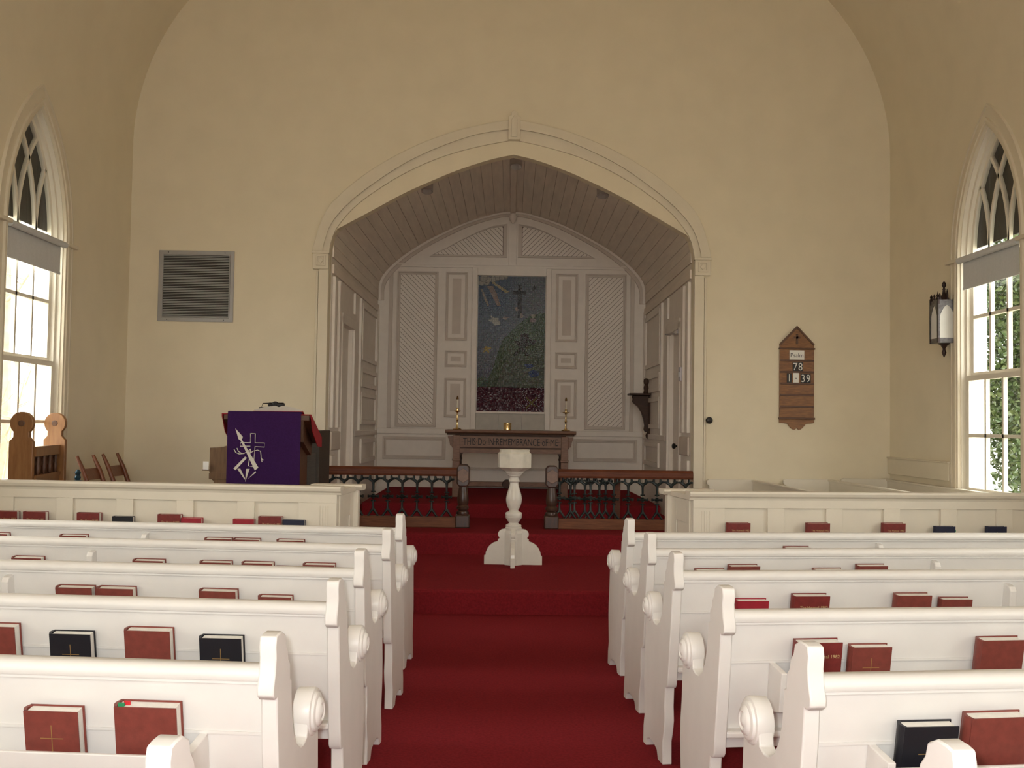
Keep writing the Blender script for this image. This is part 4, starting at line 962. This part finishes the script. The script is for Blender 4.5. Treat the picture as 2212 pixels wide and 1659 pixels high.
def fp(x, y): # crop pixels of the frontal -> local x, z
    return ((x-385)/(1232-385)*.606-.303, 1.363-(y-215)/847*.606)
def flat(name, pts, t=.004): MB().prism([fp(*p) for p in pts], 'y', -.0075-t, -.0055).build(name, 'embroidery', fr_)
def cord(name, pts, r=.0035): MB().tube([(fp(*p)[0], -.009, fp(*p)[1]) for p in pts], r, 6).build(name, 'embroidery', fr_)
flat('spear', [(478,405),(565,500),(562,520),(552,528),(755,855),(715,887),(540,540),(520,530)])
cord('cross', [(655,462),(710,462),(710,568),(820,570),(818,616),(710,612),(700,770)], .004); cord('cross', [(655,462),(655,568),(545,568),(538,610),(655,608)], .004)
cord('cross', [(660,640),(640,838),(690,845),(705,790)], .004)
cord('whip_cord', [(468,645),(490,685),(530,700),(580,695),(620,675),(660,640)]); cord('whip_cord', [(502,632),(520,670),(560,695)])
cord('whip_cord', [(640,700),(690,665),(740,652),(775,665),(782,710),(785,750),(812,768)]); cord('whip_cord', [(782,730),(790,760),(795,790)])
flat('hammer_handle', [(598,730),(620,745),(492,888),(468,868)])
flat('nail', [(512,872),(545,868),(603,980),(600,995)]); flat('nail', [(615,872),(655,870),(608,1020)]); flat('nail', [(722,895),(728,912),(636,988)])
bi = thing('open_bible', (LX+.09, LY+.10, Z1+1.375), 'thick open book resting on the lectern desk', 'book'); bi.rotation_euler = (math.radians(-20), 0, 0)
MB().prism([(-.20,0),(-.205,.012),(-.12,.040),(-.03,.052),(0,.040),(.03,.052),(.12,.040),(.205,.012),(.20,0)], 'y', 0, .28).build('pages', 'stone', bi, bevel=.003)
MB().box(-.21, .21, -.006, .285, -.006, 0).build('cover', 'red_cloth', bi)
mc = thing('reading_lamp', (LX+.02, LY+.16, Z1+1.395), 'small dark metal lamp clipped on top of the lectern book', 'lamp')
MB().tube([(-.09,0,0),(-.075,0,.045),(.0,0,.05)], .005).build('arm', 'dark_metal', mc); MB().box(-.10, -.03, -.03, .03, -.01, .015).build('clip', 'dark_metal', mc, bevel=.004)
MB().lathe([(.012,-.06),(.02,-.05),(.02,.07),(.012,.08)], 12, 'x', (.03, 0, .035)).build('head', 'dark_metal', mc, smooth=True); MB().lathe([(.0,.02),(.024,.03),(.026,.055),(.01,.065)], 12, 'z', (.03, 0, 0)).build('hood', 'dark_metal', mc, smooth=True)

# ------------------------------------------------------------------ organ
orr = thing('organ_console', (-2.27, 9.7, Z1), 'brown wooden organ console with dark back standing behind the lectern', 'organ')
MB().box(.225, .47, 0, .62, 0, 1.21).build('back_case', 'organ_back', orr, bevel=.006)
MB().box(.25, .34, -.012, 0, .2, 1.0).build('back_panel', 'organ_back', orr, bevel=.004); MB().box(.355, .445, -.012, 0, .2, 1.0).build('back_panel', 'organ_back', orr, bevel=.004)
MB().prism([(-.565,.80),(-.565,1.035),(-.50,1.035),(-.44,1.045),(-.36,1.07),(-.28,1.115),(-.2,1.15),(.22,1.15),(.22,.0),(-.50,.0),(-.52,.72),(-.545,.74),(-.55,.80)], 'y', .05, .55).build('key_desk', 'organ_wood', orr, bevel=.006)
MB().box(-.565, .22, .045, .05, .74, .80).build('key_slip', 'organ_wood', orr, bevel=.004) 
o = thing('paper_note', (-2.862, 9.72, Z1+.83), 'small white paper sticking out left of the organ console', 'paper')
MB().box(-.022, .03, 0, .004, 0, .075).build('sheet', 'paper', o); MB().box(-.03, .03, .004, .03, -.01, .0).build('clip', 'lectern_wood', o)

# ------------------------------------------------------------------ tall carved chair with disc finials
pc = thing('sanctuary_chair', (0, 0, Z1), 'tall carved oak chair with two round disc finials below the left window', 'chair')
def disc_end(xc, y, t):
    w_ = .094; hz = 1.35
    pts = [(xc-w_,0),(xc+w_,0),(xc+w_,1.10)]+[(xc+.062,1.135)]+[(xc+.092*math.cos(math.radians(a)), 1.245+.092*math.sin(math.radians(a))) for a in range(-48, 229, 12)]+[(xc-.062,1.135),(xc-w_,1.10)]
    q = MB().prism(pts, 'y', y, y+t).build('side_board', 'throne_wood', pc, bevel=.004)
    MB().lathe([(.020,-.004),(.026,-.002),(.026,.004),(.012,.004)], 16, 'y', (xc, y, 1.245)).build('disc_boss', 'lectern_wood', q)
xn, xf_ = at(44, 980, y=8.25).x, at(116, 980, y=9.05).x
disc_end(xn, 8.25, .045); disc_end(xf_, 9.05, .045)
xa, xb = xn+.075, xf_+.03
def bk(z0, z1, t): return MB().add([(xa,8.295,z0),(xb,9.05,z0),(xb+t,9.05,z0),(xa+t,8.295,z0),(xa,8.295,z1),(xb,9.05,z1),(xb+t,9.05,z1),(xa+t,8.295,z1)], [(0,1,2,3),(4,5,6,7),(0,1,5,4),(1,2,6,5),(2,3,7,6),(3,0,4,7)])
bk(.98, 1.06, .03).build('crest_rail', 'throne_wood', pc); bk(.80, .83, .035).build('mid_rail', 'throne_wood', pc); bk(.0, .80, .025).build('back_board', 'throne_wood', pc); bk(.83, .98, -.003).build('back_screen', 'lectern_wood', pc)
for k in range(4):
    t = (k+.6)/4.2; x, y = lerp(xa, xb, t)+.015, lerp(8.295, 9.05, t)
    MB().lathe([(.010,.83),(.016,.85),(.02,.89),(.010,.92),(.016,.95),(.010,.98)], 10, 'z', (x, y, 0)).build('spindle', 'lectern_wood', pc, smooth=True)
MB().box(min(xn, xf_)-.09, max(xa, xb), 8.295, 9.05, .42, .46).build('seat', 'throne_wood', pc)

# ------------------------------------------------------------------ two side chairs
def side_chair(loc, rz, label):
    o = thing('ladderback_chair', loc, label, 'chair', rz, 'two ladderback chairs by the front wall')
    # local: faces +x
    for y in (-.17, .17):
        MB().tube([(-.02,y,0),(-.03,y,.42),(-.075,y,.62),(-.15,y,.82),(-.215,y,.955)], [.02,.021,.022,.021,.014], 10).build('back_post', 'chair_wood', o, smooth=True)
        MB().tube([(.36,y*1.1,0),(.36,y*1.1,.44)], [.016,.02], 10).build('front_leg', 'chair_wood', o, smooth=True)
        MB().tube([(-.02,y,.2),(.36,y*1.1,.2)], .01, 8).build('stretcher', 'chair_wood', o)
    for z0, xx in ((.79,-.14),(.60,-.07)):
        MB().prism([(xx-.006,z0-.045),(xx+.010,z0-.05),(xx-.03,z0+.05),(xx-.046,z0+.05)], 'y', -.17, .17).build('slat', 'chair_wood', o, bevel=.003)
    MB().box(-.05, .38, -.19, .19, .42, .45).build('seat', 'chair_wood', o, bevel=.01)
side_chair((-3.645, 9.40, Z1), math.radians(-2), 'ladderback wooden chair nearest the tall carved chair')
side_chair((-3.655, 10.03, Z1), math.radians(-2), 'ladderback wooden chair closer to the front wall corner')
tb = thing('metal_stand', (-3.83, 9.18, Z1), 'small dark teal metal stand beside the two wooden chairs', 'stand')
MB().lathe([(.10,0),(.10,.02),(.02,.03),(.018,.70),(.045,.71),(.045,.74),(.02,.75)], 14).build('post', 'teal_thing', tb, smooth=True)
MB().lathe([(.02,.75),(.028,.77),(.018,.79),(.026,.815),(.01,.84)], 12).build('knob', 'teal_thing', tb, smooth=True)
